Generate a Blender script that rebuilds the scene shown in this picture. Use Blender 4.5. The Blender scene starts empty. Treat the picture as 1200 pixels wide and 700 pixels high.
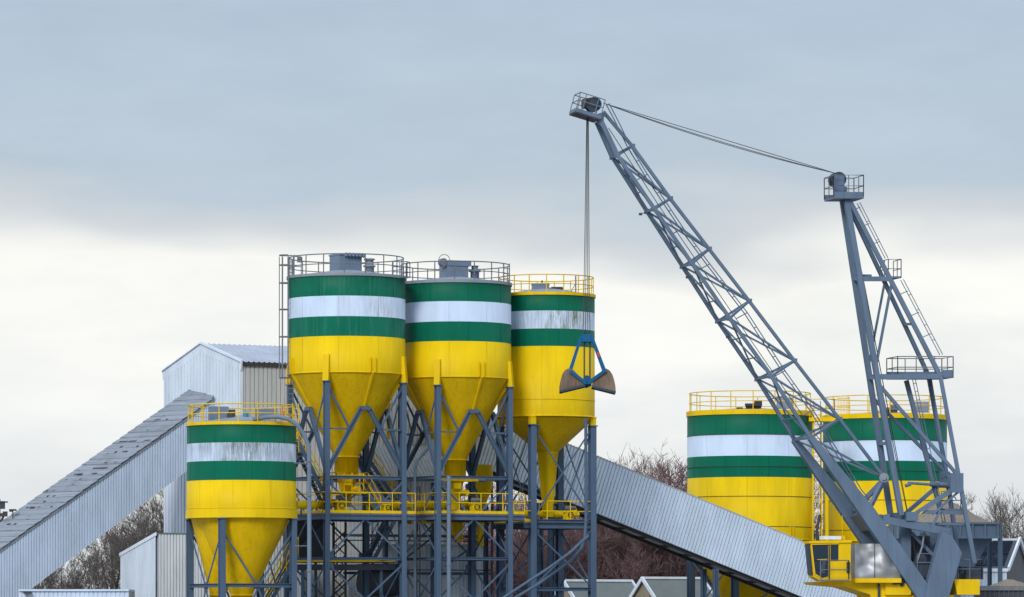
import bpy, bmesh, math, random
from mathutils import Vector as V, Matrix, noise as mnoise
R = math.radians
rnd = random.Random(7)
SC = bpy.context.scene
COL = SC.collection
F, HY, CZ = 5200.0, 730.0, 4.0            # lens in pixels of the 1200 px wide photo, horizon row, eye height
def X(px, D): return (px - 600.0) / F * D
def Z(py, D): return CZ + (HY - py) / F * D
def W(px, py, D): return V((X(px, D), D, Z(py, D)))
PSI = R(28)
U3 = V((math.cos(PSI), math.sin(PSI), 0))     # plant grid: to the right and away
V3 = V((-math.sin(PSI), math.cos(PSI), 0))    # to the left and away
N3 = -V3
UP = V((0, 0, 1))

# ------------------------------------------------------------------ mesh builder
class MB:
    def __init__(s): s.v = []; s.f = []
    def poly(s, pts, mat=0, sm=False):
        n = len(s.v); s.v += [V(p) for p in pts]; s.f.append((tuple(range(n, n + len(pts))), mat, sm))
    def grid(s, rings, mat=0, sm=False, closed=True, mats=None):
        n0 = len(s.v); m = len(rings[0])
        for r in rings: s.v += [V(p) for p in r]
        for i in range(len(rings) - 1):
            mm = mats[i] if mats else mat
            for j in range(m if closed else m - 1):
                a = n0 + i * m + j; b = n0 + i * m + (j + 1) % m
                s.f.append(((a, b, b + m, a + m), mm, sm))
    def box(s, c, sx, sy, sz, ax=V((1, 0, 0)), mat=0):
        c = V(c); ax = V(ax).normalized(); ay = UP.cross(ax)
        s.hexa([c + ax * (i * sx / 2) + ay * (j * sy / 2) + UP * (k * sz / 2) for k in (-1, 1) for i, j in ((-1, -1), (1, -1), (1, 1), (-1, 1))], mat)
    def hexa(s, p, mat=0):
        n = len(s.v); s.v += [V(q) for q in p]
        for q in ((3, 2, 1, 0), (4, 5, 6, 7), (0, 1, 5, 4), (1, 2, 6, 5), (2, 3, 7, 6), (3, 0, 4, 7)):
            s.f.append((tuple(n + i for i in q), mat, False))
    def beam(s, a, b, w, h, up=UP, mat=0, w2=None, h2=None):
        a = V(a); b = V(b); d = (b - a)
        if d.length < 1e-6: return
        d.normalize(); sd = d.cross(V(up))
        if sd.length < 1e-3: sd = d.cross(V((1, 0, 0)))
        sd.normalize(); u = sd.cross(d)
        w2 = w if w2 is None else w2; h2 = h if h2 is None else h2
        q = []
        for p, ww, hh in ((a, w, h), (b, w2, h2)):
            q += [p + sd * (i * ww / 2) + u * (j * hh / 2) for i, j in ((-1, -1), (1, -1), (1, 1), (-1, 1))]
        s.hexa(q, mat)
    def ibeam(s, a, b, w, h, t=0.03, up=UP, mat=0):
        a = V(a); b = V(b); d = (b - a).normalized(); sd = d.cross(V(up))
        if sd.length < 1e-3: sd = d.cross(V((1, 0, 0)))
        sd.normalize(); u = sd.cross(d)
        for k in (-1, 1):
            o = u * (k * (h - t) / 2); s.beam(a + o, b + o, w, t, up, mat)
        s.beam(a, b, t, h - 2 * t, up, mat)
    def tube(s, pts, r, n=6, mat=0, sm=True, closed=False, cap=True):
        pts = [V(p) for p in pts]; m = len(pts); rr = r if isinstance(r, (list, tuple)) else [r] * m
        rings = []; u = None
        for i in range(m):
            if closed: d = pts[(i + 1) % m] - pts[i - 1]
            else: d = pts[min(i + 1, m - 1)] - pts[max(i - 1, 0)]
            d.normalize()
            if u is None:
                u = d.cross(UP)
                if u.length < 1e-2: u = d.cross(V((1, 0, 0)))
            u = (u - d * u.dot(d)); u.normalize(); w = d.cross(u)
            rings.append([pts[i] + (u * math.cos(2 * math.pi * k / n) + w * math.sin(2 * math.pi * k / n)) * rr[i] for k in range(n)])
        if closed: rings.append(rings[0])
        s.grid(rings, mat, sm)
        if cap and not closed and n > 3:
            s.poly(rings[0][::-1], mat); s.poly(rings[-1], mat)
    def ring(s, c, rad, r, n=64, k=6, mat=0):
        c = V(c); s.tube([c + V((math.cos(2 * math.pi * i / n) * rad, math.sin(2 * math.pi * i / n) * rad, 0)) for i in range(n)], r, k, mat, True, True)
    def circ(s, c, rad, n=72):
        c = V(c); return [c + V((math.cos(2 * math.pi * i / n) * rad, math.sin(2 * math.pi * i / n) * rad, 0)) for i in range(n)]
    def rev(s, prof, c=(0, 0, 0), n=72, mats=None, mat=0, sm=True):
        c = V(c); s.grid([s.circ(c + UP * z, r, n) for r, z in prof], mat, sm, True, mats)
    def cyl(s, a, b, r, n=16, mat=0, r2=None):
        s.tube([a, b], [r, r if r2 is None else r2], n, mat)
    def prism(s, pts, ext, mat=0):
        pts = [V(p) for p in pts]; e = V(ext)
        s.poly(pts, mat); s.poly([p + e for p in pts[::-1]], mat)
        for i in range(len(pts)):
            a = pts[i]; b = pts[(i + 1) % len(pts)]; s.poly([a, a + e, b + e, b], mat)
    def rail(s, pts, h=1.05, r=0.026, mids=(0.5,), sp=1.3, mat=0, closed=False, toe=0.0):
        pts = [V(p) for p in pts]; q = pts + ([pts[0]] if closed else [])
        for m in (1.0,) + tuple(mids):
            s.tube([p + UP * (h * m) for p in q], r, 5, mat)
        for a, b in zip(q[:-1], q[1:]):
            n = max(1, round((b - a).length / sp))
            for i in range(n + 1):
                p = a.lerp(b, i / n); s.tube([p, p + UP * h], r, 5, mat)
            if toe: s.beam(a + UP * toe / 2, b + UP * toe / 2, 0.02, toe, UP, mat)
    def ladder(s, a, b, side, rung=0.3, r=0.02, mat=0, w=0.45):
        a = V(a); b = V(b); sd = V(side).normalized() * (w / 2)
        s.tube([a + sd, b + sd], r, 5, mat); s.tube([a - sd, b - sd], r, 5, mat)
        n = int((b - a).length / rung)
        for i in range(1, n):
            p = a.lerp(b, i / n); s.tube([p + sd, p - sd], r * 0.7, 4, mat)
    def corr(s, p0, u, n, s0, s1, top, bot, pitch=0.2, depth=0.045, shear=0.0, mat=0, groove=0.3):
        """trapezoidal cladding: columns from bot(s) to top(s) along u, ribs standing out along n"""
        p0 = V(p0); u = V(u); n = V(n); cols = []; x = s0
        prof = ((0.0, 1), (1 - groove, 1), (1 - groove * .78, 0), (1 - groove * .22, 0))
        while x < s1:
            for o, d in prof:
                q = min(x + o * pitch, s1); cols.append((q, d * depth))
            x += pitch
        n0 = len(s.v)
        for q, d in cols:
            a = p0 + u * q + n * d; qb = q + shear; b = p0 + u * qb + n * d
            s.v.append(V((a.x, a.y, top(q)))); s.v.append(V((b.x, b.y, bot(qb))))
        for i in range(len(cols) - 1):
            k = n0 + 2 * i; s.f.append(((k, k + 1, k + 3, k + 2), mat, False))
    def build(s, name, mats, parent=None, loc=None):
        me = bpy.data.meshes.new(name)
        o3 = world_of(parent) if parent is not None else V(loc or (0, 0, 0))
        me.from_pydata([tuple(p - o3) for p in s.v], [], [f[0] for f in s.f])
        mats = mats if isinstance(mats, (list, tuple)) else [mats]
        for m in mats: me.materials.append(m)
        me.polygons.foreach_set('material_index', [f[1] for f in s.f])
        me.polygons.foreach_set('use_smooth', [f[2] for f in s.f])
        bm = bmesh.new(); bm.from_mesh(me); bmesh.ops.recalc_face_normals(bm, faces=bm.faces[:]); bm.to_mesh(me); bm.free()
        o = bpy.data.objects.new(name, me); COL.objects.link(o)
        if parent is not None: o.parent = parent
        else: o.location = o3
        return o
def world_of(o):
    p = V((0, 0, 0))
    while o is not None: p = p + o.location; o = o.parent
    return p
def thing(name, label, cat, loc, group=None):
    o = bpy.data.objects.new(name, None); COL.objects.link(o); o.location = loc; o.empty_display_size = 0.3
    return tag(o, label, cat, group)
def tag(o, label, cat, group=None):
    o['label'] = label; o['category'] = cat
    if group: o['group'] = group
    return o

# ------------------------------------------------------------------ materials
def nodes(name):
    m = bpy.data.materials.new(name); m.use_nodes = True
    nt = m.node_tree; nt.nodes.clear()
    out = nt.nodes.new('ShaderNodeOutputMaterial'); b = nt.nodes.new('ShaderNodeBsdfPrincipled')
    nt.links.new(b.outputs[0], out.inputs[0]); return m, nt, b
def mk(nt, t, **kw):
    n = nt.nodes.new(t)
    for k, v in kw.items(): setattr(n, k, v)
    return n
def coords(nt, scale, rot=(0, 0, 0)):
    tc = mk(nt, 'ShaderNodeTexCoord'); mp = mk(nt, 'ShaderNodeMapping')
    mp.inputs['Scale'].default_value = scale; mp.inputs['Rotation'].default_value = rot
    nt.links.new(tc.outputs['Object'], mp.inputs['Vector']); return mp.outputs[0]
def banded(nt, scale, ang):
    tc = mk(nt, 'ShaderNodeTexCoord'); mp = mk(nt, 'ShaderNodeMapping', vector_type='TEXTURE')
    mp.inputs['Scale'].default_value = tuple(1 / x for x in scale); mp.inputs['Rotation'].default_value = (0, 0, ang)
    nt.links.new(tc.outputs['Object'], mp.inputs['Vector']); return mp.outputs[0]
def noise(nt, vec, scale, detail=4, rough=0.6):
    n = mk(nt, 'ShaderNodeTexNoise'); n.inputs['Scale'].default_value = scale
    n.inputs['Detail'].default_value = detail; n.inputs['Roughness'].default_value = rough
    nt.links.new(vec, n.inputs['Vector']); return n.outputs['Fac']
def ramp(nt, fac, stops):
    r = mk(nt, 'ShaderNodeValToRGB'); e = r.color_ramp.elements
    while len(e) < len(stops): e.new(0.5)
    for i, (p, c) in enumerate(stops):
        e[i].position = p; e[i].color = (c, c, c, 1) if not isinstance(c, tuple) else c + (1,)
    nt.links.new(fac, r.inputs[0]); return r.outputs[0]
def mix(nt, fac, a, b, mode='MIX'):
    m = mk(nt, 'ShaderNodeMix', data_type='RGBA', blend_type=mode)
    for sock, val in ((m.inputs[0], fac), (m.inputs[6], a), (m.inputs[7], b)):
        if isinstance(val, (int, float)): sock.default_value = val
        elif isinstance(val, tuple): sock.default_value = val + (1,)
        else: nt.links.new(val, sock)
    return m.outputs[2]
def mul(nt, a, b, op='MULTIPLY'):
    m = mk(nt, 'ShaderNodeMath', operation=op)
    for sock, val in ((m.inputs[0], a), (m.inputs[1], b)):
        if isinstance(val, (int, float)): sock.default_value = val
        else: nt.links.new(val, sock)
    return m.outputs[0]
def paint(name, col, dirt=(0.06, 0.055, 0.045), amt=0.35, streak=1.0, rough=0.45, metal=0.0, blotch=0.25, extra=None, tone=0.10):
    m, nt, b = nodes(name)
    st = noise(nt, coords(nt, (2.6, 2.6, 0.16 * streak)), 2.2, 6, 0.65)
    ms = ramp(nt, st, [(0.50, 0.0), (0.78, 1.0)])
    bl = noise(nt, coords(nt, (1, 1, 1)), 0.55, 5, 0.6)
    mb = ramp(nt, bl, [(0.42, 0.0), (0.75, 1.0)])
    tn = noise(nt, coords(nt, (1, 1, 0.35)), 0.9, 3, 0.5)
    c = mix(nt, ramp(nt, tn, [(0.3, 0.0), (0.7, 1.0)]), tuple(x * (1 - tone) for x in col), tuple(min(x * (1 + tone), 0.92) for x in col))
    c = mix(nt, mul(nt, ms, amt), c, dirt)
    c = mix(nt, mul(nt, mb, amt * blotch), c, dirt)
    rs = ramp(nt, noise(nt, coords(nt, (4.5, 4.5, 0.5)), 1.7, 5, 0.7), [(0.64, 0.0), (0.74, 1.0)])
    c = mix(nt, mul(nt, mul(nt, rs, ramp(nt, bl, [(0.46, 0.0), (0.6, 1.0)])), min(.6, amt * 1.3)), c, (0.13, 0.065, 0.03))
    if extra: c = extra(nt, c)
    nt.links.new(c, b.inputs['Base Color'])
    rg = mk(nt, 'ShaderNodeMapRange'); nt.links.new(st, rg.inputs[0])
    rg.inputs[3].default_value = rough - 0.08; rg.inputs[4].default_value = rough + 0.2
    nt.links.new(rg.outputs[0], b.inputs['Roughness']); b.inputs['Metallic'].default_value = metal; b.inputs['Specular IOR Level'].default_value = 0.12
    bp = mk(nt, 'ShaderNodeBump'); bp.inputs['Strength'].default_value = 0.12; bp.inputs['Distance'].default_value = 0.05
    nt.links.new(noise(nt, coords(nt, (1, 1, 1)), 1.1, 3, 0.5), bp.inputs['Height']); nt.links.new(bp.outputs[0], b.inputs['Normal'])
    return m
def plain(name, col, rough=0.6, metal=0.0, var=0.2, scale=3.0):
    m, nt, b = nodes(name)
    n = noise(nt, coords(nt, (1, 1, 1)), scale, 5, 0.6)
    c = mix(nt, n, tuple(x * (1 - var) for x in col), tuple(min(1, x * (1 + var)) for x in col))
    nt.links.new(c, b.inputs['Base Color']); b.inputs['Roughness'].default_value = rough; b.inputs['Metallic'].default_value = metal
    return m
def band_dirt(strength, centre=None, radius=1.0, moss=0.0, dark=(0.10, 0.11, 0.09), thr=0.44):
    def f(nt, c):
        fine = ramp(nt, noise(nt, coords(nt, (9, 9, 0.55)), 1.6, 5, 0.75), [(thr, 0.0), (thr + 0.22, 1.0)])
        broad = ramp(nt, noise(nt, coords(nt, (0.8, 0.8, 0.5)), 1.2, 2, 0.5), [(0.36, 0.0), (0.6, 1.0)])
        c = mix(nt, mul(nt, mul(nt, fine, broad), strength), c, dark)
        if centre is not None:
            tc = mk(nt, 'ShaderNodeTexCoord'); d = mk(nt, 'ShaderNodeVectorMath', operation='DISTANCE')
            nt.links.new(tc.outputs['Object'], d.inputs[0]); d.inputs[1].default_value = centre
            near = mk(nt, 'ShaderNodeMapRange'); nt.links.new(d.outputs['Value'], near.inputs[0])
            near.inputs[1].default_value = radius; near.inputs[2].default_value = radius * 0.15
            near.inputs[3].default_value = 0; near.inputs[4].default_value = 1
            c = mix(nt, mul(nt, mul(nt, fine, near.outputs[0]), 0.8), c, dark)
            big = ramp(nt, noise(nt, coords(nt, (2.2, 2.2, 0.5)), 1.5, 4, 0.7), [(0.5, 0.0), (0.62, 1.0)])
            c = mix(nt, mul(nt, mul(nt, big, near.outputs[0]), moss), c, (0.10, 0.13, 0.05))
        return c
    return f
YEL, GRN, WHT = (0.715, 0.485, 0.003), (0.0002, 0.103, 0.057), (0.49, 0.585, 0.715)
M = {}
M['yellow'] = paint('yellow_silo_paint', YEL, (0.42, 0.26, 0.01), 0.3)
M['yellow_cone'] = paint('streaked_yellow_cone_paint', (0.72, 0.465, 0.003), (0.28, 0.17, 0.008), 0.5, blotch=.5)
M['yellow_steel'] = paint('yellow_steel_paint', (0.76, 0.50, 0.004), (0.22, 0.14, 0.02), 0.35)
M['green'] = paint('green_band_paint', GRN, (0.02, 0.16, 0.09), 0.3)
M['green_worn'] = paint('worn_green_band_paint', (0.0003, 0.107, 0.060), (0.05, 0.19, 0.135), 0.6)
M['white'] = paint('white_band_paint', WHT, (0.42, 0.42, 0.42), 0.35)
M['white_scuffed'] = paint('scuffed_white_band_paint', WHT, (0.40, 0.41, 0.43), 0.5, extra=band_dirt(0.28, (2.0, -2.6, 22.0), 2.0, 0.0, (0.3, 0.31, 0.32)))
M['white_black'] = paint('black_streaked_white_band_paint', WHT, (0.42, 0.42, 0.42), 0.3, extra=band_dirt(0.62, (0.3, -3.1, 14.5), 3.0, 0.55, (0.10, 0.115, 0.105), .37))
M['white_moss'] = paint('algae_stained_white_band_paint', WHT, (0.36, 0.36, 0.33), 0.4, extra=band_dirt(0.6, (1.3, -2.6, 22.6), 2.6, 0.95, (0.17, 0.17, 0.14), .40))
M['steel'] = paint('blue_grey_steel_paint', (0.080, 0.125, 0.195), (0.05, 0.05, 0.05), 0.35)
M['steel_light'] = paint('pale_blue_grey_pipe_paint', (0.15, 0.20, 0.275), (0.07, 0.07, 0.07), 0.35)
M['crane'] = paint('crane_grey_blue_paint', (0.118, 0.170, 0.245), (0.06, 0.058, 0.055), 0.4)
M['crane_dark'] = paint('crane_dark_steel', (0.05, 0.06, 0.08), (0.03, 0.03, 0.03), 0.4)
M['galv'] = paint('galvanised_steel', (0.17, 0.185, 0.21), (0.08, 0.075, 0.07), 0.4, rough=0.5, metal=0.2)
M['roofgrey'] = paint('grey_silo_lid', (0.24, 0.27, 0.32), (0.16, 0.16, 0.15), 0.35)
M['sheet_blue'] = paint('pale_blue_cladding', (0.54, 0.635, 0.76), (0.26, 0.28, 0.30), 0.16, rough=0.55)
M['sheet_white'] = paint('white_cladding', (0.60, 0.67, 0.75), (0.3, 0.31, 0.31), 0.10, rough=0.55)
M['sheet_beige'] = paint('beige_cladding', (0.52, 0.53, 0.515), (0.26, 0.25, 0.23), 0.25, rough=0.6)
M['sheet_grey'] = paint('weathered_grey_cladding', (0.42, 0.45, 0.48), (0.12, 0.12, 0.11), 0.45, rough=0.6)
M['sheet_grey2'] = paint('dull_white_cladding', (0.66, 0.70, 0.73), (0.25, 0.25, 0.24), 0.3, rough=0.6)
M['sheet_blue2'] = paint('light_blue_cladding', (0.585, 0.685, 0.80), (0.28, 0.3, 0.32), 0.18, rough=0.55)
M['roof_white'] = paint('pale_roof_sheet', (0.36, 0.40, 0.47), (0.22, 0.22, 0.22), 0.25, rough=0.6)
M['trim'] = paint('white_trim', (0.66, 0.72, 0.80), (0.3, 0.3, 0.3), 0.2)
M['dark'] = plain('dark_steel', (0.025, 0.028, 0.034), 0.6)
M['under'] = plain('dark_underside_steel', (0.035, 0.036, 0.042), 0.7)
M['rope'] = plain('steel_wire_rope', (0.055, 0.05, 0.05), 0.55, 0.3)
M['grabblue'] = paint('blue_grab_paint', (0.008, 0.10, 0.23), (0.03, 0.04, 0.05), 0.45)
M['grabdark'] = plain('greased_dark_blue_steel', (0.015, 0.035, 0.06), 0.5)
M['rust'] = paint('worn_brown_steel', (0.21, 0.155, 0.115), (0.055, 0.04, 0.033), 0.9, rough=0.5, metal=0.3, blotch=.9, tone=.3)
M['red'] = plain('faded_red_paint', (0.35, 0.05, 0.05), 0.6)
M['cabyellow'] = paint('crane_yellow_paint', (0.80, 0.52, 0.006), (0.25, 0.16, 0.03), 0.25)
M['orange'] = plain('orange_valve', (0.55, 0.17, 0.02), 0.5)
M['teal'] = plain('teal_motor_paint', (0.02, 0.22, 0.30), 0.5)
m, nt, b = nodes('tinted_cab_glass')
b.inputs['Base Color'].default_value = (0.012, 0.028, 0.05, 1); b.inputs['Roughness'].default_value = 0.08; b.inputs['IOR'].default_value = 1.45
b.inputs['Specular IOR Level'].default_value = 0.35
M['glass'] = m
m, nt, b = nodes('dented_aluminium_panel')
b.inputs['Base Color'].default_value = (0.38, 0.39, 0.41, 1); b.inputs['Metallic'].default_value = 0.6; b.inputs['Roughness'].default_value = 0.52
bp = mk(nt, 'ShaderNodeBump'); bp.inputs['Strength'].default_value = 1.0; bp.inputs['Distance'].default_value = 1.1
nt.links.new(noise(nt, coords(nt, (1, 1, 1)), 0.8, 1, 0.4), bp.inputs['Height']); nt.links.new(bp.outputs[0], b.inputs['Normal'])
M['alu'] = m
m, nt, b = nodes('weathered_corrugated_roof')
rz = (0, 0, R(-42))
lines = noise(nt, banded(nt, (5.0, 0.16, 0.001), R(42)), 1.0, 4, 0.7); fine_ = noise(nt, banded(nt, (6.5, 1.0, 0.001), R(42)), 1.0, 4, 0.75); blot = noise(nt, coords(nt, (1, 1, 1)), 0.5, 4, 0.65)
c = mix(nt, ramp(nt, lines, [(0.34, 0.0), (0.66, 1.0)]), (0.17, 0.195, 0.23), (0.27, 0.305, 0.35))
c = mix(nt, mul(nt, ramp(nt, fine_, [(0.58, 0.0), (0.66, 1.0)]), 0.75), c, (0.055, 0.048, 0.052))
c = mix(nt, mul(nt, ramp(nt, blot, [(0.5, 0.0), (0.7, 1.0)]), 0.4), c, (0.11, 0.10, 0.09))
nt.links.new(c, b.inputs['Base Color']); b.inputs['Roughness'].default_value = 0.85
M['asb'] = m
M['moss'] = plain('dark_moss_and_broken_edges', (0.045, 0.036, 0.040), 0.95, var=0.5, scale=6)
def granular(name, a, bcol, sc, bump=0.6):
    m, nt, b = nodes(name)
    n1 = noise(nt, coords(nt, (1, 1, 1)), sc, 6, 0.75); n2 = noise(nt, coords(nt, (1, 1, 1)), sc * 0.12, 3, 0.6)
    c = mix(nt, ramp(nt, n1, [(0.3, 0.0), (0.7, 1.0)]), a, bcol); c = mix(nt, mul(nt, n2, 0.5), c, tuple(x * 0.6 for x in a))
    nt.links.new(c, b.inputs['Base Color']); b.inputs['Roughness'].default_value = 0.95
    bp = mk(nt, 'ShaderNodeBump'); bp.inputs['Strength'].default_value = bump; bp.inputs['Distance'].default_value = 0.08
    nt.links.new(n1, bp.inputs['Height']); nt.links.new(bp.outputs[0], b.inputs['Normal']); return m
M['gravel'] = granular('brown_gravel', (0.16, 0.125, 0.09), (0.40, 0.34, 0.27), 9.0)
M['ground'] = granular('yard_gravel', (0.20, 0.19, 0.175), (0.34, 0.325, 0.30), 2.0)
M['bark'] = plain('dark_bark', (0.036, 0.031, 0.028), 0.9, var=0.4)
M['twig'] = plain('grey_brown_twigs', (0.105, 0.092, 0.082), 0.9, var=0.4)
M['twig_red'] = plain('reddish_twigs', (0.135, 0.078, 0.08), 0.9, var=0.4, scale=0.6)
M['twig_pink'] = plain('pink_red_twigs', (0.155, 0.062, 0.07), 0.9, var=0.6, scale=0.8)
M['rooffelt'] = plain('grey_green_roof_felt', (0.13, 0.155, 0.155), 0.85, var=0.25, scale=1.2)
M['brickish'] = paint('beige_gable_boards', (0.30, 0.26, 0.19), (0.14, 0.12, 0.09), 0.4)
M['slate'] = paint('dark_grey_gable_sheet', (0.075, 0.085, 0.105), (0.04, 0.04, 0.045), 0.3)
m, nt, b = nodes('solar_panels')
c = mix(nt, ramp(nt, noise(nt, coords(nt, (1, 1, 1)), 1.3, 3, 0.6), [(0.45, 0.0), (0.65, 1.0)]), (0.004, 0.010, 0.022), (0.03, 0.045, 0.07))
nt.links.new(c, b.inputs['Base Color']); b.inputs['Roughness'].default_value = 0.5; b.inputs['Specular IOR Level'].default_value = 0.04
M['solar'] = m

# ------------------------------------------------------------------ silos
PHI = R(-17)          # first leg, measured from the direction towards the camera
def adir(a): return V((math.sin(a), -math.cos(a), 0))
SIL = {}
def silo(key, label, cpx, D, rpx, ys, white='white', green='green', roof='roofgrey', railmat='galv', rim=None, legtop=None,
         legw=0.32, cone=None, rim_h=0.12, rail_h=1.05, rail_r=0.97, roofrise=0.5):
    r = rpx / F * D; x = X(cpx, D); Df = D - r
    root = thing('storage_silo', label, 'silo', V((x, D, 0)), 'banded storage silos')
    c0 = V((x, D, 0)); zz = [Z(y, Df) for y in ys]       # top, white top, white bottom, yellow top, joint
    b = MB(); prof = []; mats = []
    lv = zz[:]
    for i in range(4):
        prof.append((r, lv[i])); prof.append((r, lv[i + 1])); mats += [(0, 1, 0, 2)[i], 0]
    b.rev(prof, c0, 96, mats[:-1])
    for k in range(9):
        a = 2 * math.pi * k / 9 + .25
        for i in range(4): b.beam(c0 + adir(a + .35 * (i % 2)) * (r + .002) + UP * (lv[i + 1] + .01), c0 + adir(a + .35 * (i % 2)) * (r + .002) + UP * (lv[i] - .01), .03, .012, adir(a), (0, 1, 0, 2)[i])
    b.build('shell', [M[green], M[white], M['yellow']], root)
    # lid
    b = MB(); b.rev([(r * 0.995, zz[0] + 0.003), (r * 0.93, zz[0] + rim_h), (0.02, zz[0] + rim_h + roofrise)], c0, 64); b.build('lid', M[roof], root)
    if rim:
        b = MB(); b.rev([(r + 0.004, zz[0] - 0.02), (r + 0.06, zz[0] - 0.02), (r + 0.06, zz[0] + rim_h), (r * 0.93, zz[0] + rim_h + 0.006)], c0, 96, sm=False)
        b.build('rim', M[rim], root)
    b = MB(); n = 17; k = 4
    cp = [c0 + UP * (zz[0] + rim_h * 0.5) + adir(2 * math.pi * i / (n * k)) * (r * rail_r) for i in range(n * k)]
    for m_, rr in ((1.0, 0.034), (0.52, 0.028)):
        b.tube([p + UP * rail_h * m_ for p in cp], rr, 5, 0, True, True)
    for i in range(0, n * k, k): b.tube([cp[i], cp[i] + UP * rail_h], 0.034, 5)
    b.build('railing', M[railmat], root)
    # joint flange
    zj = zz[4]
    b = MB(); b.ring(c0 + UP * zj, r + 0.02, 0.035, 80, 6); b.build('flange', M['yellow_steel'], root)
    SIL[key] = dict(root=root, c=c0, r=r, zz=zz, D=D, Df=Df)
    return root, c0, r, zz, Df
def loft_cone(root, c0, r, z0, z1, r1, c1=None, zn=None, name='cone', mat='yellow_cone', neck=True):
    b = MB(); c1 = V(c1) if c1 is not None else c0
    rings = []
    for i in range(9):
        t = i / 8.0; z = z0 + (z1 - z0) * t; cc = c0.lerp(c1, t)
        rings.append(b.circ(V((cc.x, cc.y, z)), r + (r1 - r) * t, 72))
    b.grid(rings, 0, True)
    if zn is not None:
        b.rev([(r1 + 0.0, z1), (r1 + 0.09, z1), (r1 + 0.09, z1 - 0.08), (r1, z1 - 0.08), (r1, zn), (r1 * 0.8, zn - 0.02), (0.01, zn - 0.02)], V((c1.x, c1.y, 0)), 40)
    return b.build(name, M[mat], root)
def legs(root, c0, r, ztop, w, ang=PHI, rad=1.0, mat='steel'):
    P = []
    for k in range(4):
        a = ang + k * math.pi / 2; p = c0 + adir(a) * (r * rad); P.append(p)
        b = MB(); b.ibeam(p, p + UP * ztop, w, w, 0.035, V3, 0)
        b.box(p + UP * (ztop - 0.03), w * 1.35, w * 1.35, 0.06, U3); b.box(p + UP * 0.04, w * 1.7, w * 1.7, 0.08, U3)
        b.build('leg', M[mat], root)
    return P
def xbrace(root, P, levels, rods=0.10, hb=0.16, skip_top=False, faces=range(4), name='cross_brace'):
    for k in faces:
        a = P[k]; c = P[(k + 1) % 4]; b = MB(); n = (c - a).normalized().cross(UP)
        for i, (z1, z0) in enumerate(levels):
            b.beam(a + UP * z1, c + UP * z0, rods * 0.4, rods, UP); b.beam(c + UP * z1 + n * 0.05, a + UP * z0 + n * 0.05, rods * 0.4, rods, UP)
            b.ibeam(a + UP * (z0 - 0.12), c + UP * (z0 - 0.12), hb, hb, 0.025)
            for q in (a, c):
                for zq in (z1 - 0.15, z0 + 0.12): b.box(q + (c - q).normalized() * 0.28 + UP * zq, 0.34, 0.03, 0.3, (c - a).normalized())
        b.build(name, M['steel'], root)

def tall_frame(key, yb, yl, yapex, ymid, yarm, levels_y, bw=0.36):
    S = SIL[key]; root, c0, r, Df = S['root'], S['c'], S['r'], S['Df']
    zl = Z(yl, Df); zt = Z(yb, Df); P = legs(root, c0, r + 0.05, zl, 0.31)
    zj = S['zz'][4]; z1 = S['cone'][0]; r1 = S['cone'][1]
    def conr(z): return r + (r1 - r) * (zj - z) / (zj - z1)
    for p in P:
        d = (p - c0).normalized(); b = MB(); q = c0 + d * (r + 0.10)
        sd = d.cross(UP)
        b.hexa([c0 + d * (r - 0.02) - sd * bw / 2 + UP * zl, c0 + d * (r + .28) - sd * bw / 2 + UP * zl, c0 + d * (r + .28) + sd * bw / 2 + UP * zl, c0 + d * (r - .02) + sd * bw / 2 + UP * zl,
                c0 + d * (r - 0.02) - sd * bw / 2 + UP * zt, c0 + d * (r + .16) - sd * bw / 2 + UP * zt, c0 + d * (r + .16) + sd * bw / 2 + UP * zt, c0 + d * (r - .02) + sd * bw / 2 + UP * zt])
        # gusset running back on to the cone
        b.beam(c0 + d * (r + 0.02) + UP * (zl + 0.3), c0 + d * (conr(zl - 0.9) - 0.03) + UP * (zl - 0.9), 0.05, 0.25, UP)
        b.build('bracket', M['yellow'], root)
    za = Z(yapex, Df); zm = Z(ymid, Df); zb = Z(yarm, Df)
    for k in range(4):
        a, c = P[k], P[(k + 1) % 4]; mid = (a + c) / 2; d = (mid - c0).normalized(); b = MB(); u = (c - a).normalized()
        ap = mid + UP * za
        b.beam(ap - u * 0.32, ap + u * 0.32, 0.2, 0.22)
        b.ibeam(ap - u * 0.26 - UP * 0.05, a + UP * zb, 0.2, 0.24, 0.03); b.ibeam(ap + u * 0.26 - UP * 0.05, c + UP * zb, 0.2, 0.24, 0.03)
        for q, s in ((a, -1), (c, 1)):
            t = (za - zm) / (za - zb); arm = (ap + u * 0.26 * s).lerp(q + UP * zb, t)
            b.beam(q + UP * (zl - 0.15), arm, 0.05, 0.12); b.beam(q + UP * zm, arm, 0.05, 0.09)
            b.box(arm, 0.35, 0.04, 0.3, u)
        b.build('cone_support', M['steel'], root)
        b = MB()
        for s in (-1, 1):
            b.beam(c0 + d * (r + 0.06) + u * (0.16 * s) + UP * (zj + 0.9), c0 + d * (r + 0.06) + u * (0.16 * s) + UP * (zj + 0.02), 0.03, 0.12, d)
        b.beam(c0 + d * (r + 0.05) + UP * (zj + 0.03), c0 + d * (conr(za) + 0.05) + UP * (za + 0.1), 0.1, 0.16, UP)
        b.build('cone_rib', M['yellow'], root)
    lv = [(Z(y1, Df), Z(y0, Df)) for y1, y0 in levels_y]
    b = MB()
    for k in range(4): b.ibeam(P[k] + UP * (lv[0][0] + 0.2), P[(k + 1) % 4] + UP * (lv[0][0] + 0.2), 0.16, 0.18, 0.025)
    b.build('tie_beam', M['steel'], root)
    xbrace(root, P, lv); S['P'] = P
    return P
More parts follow.
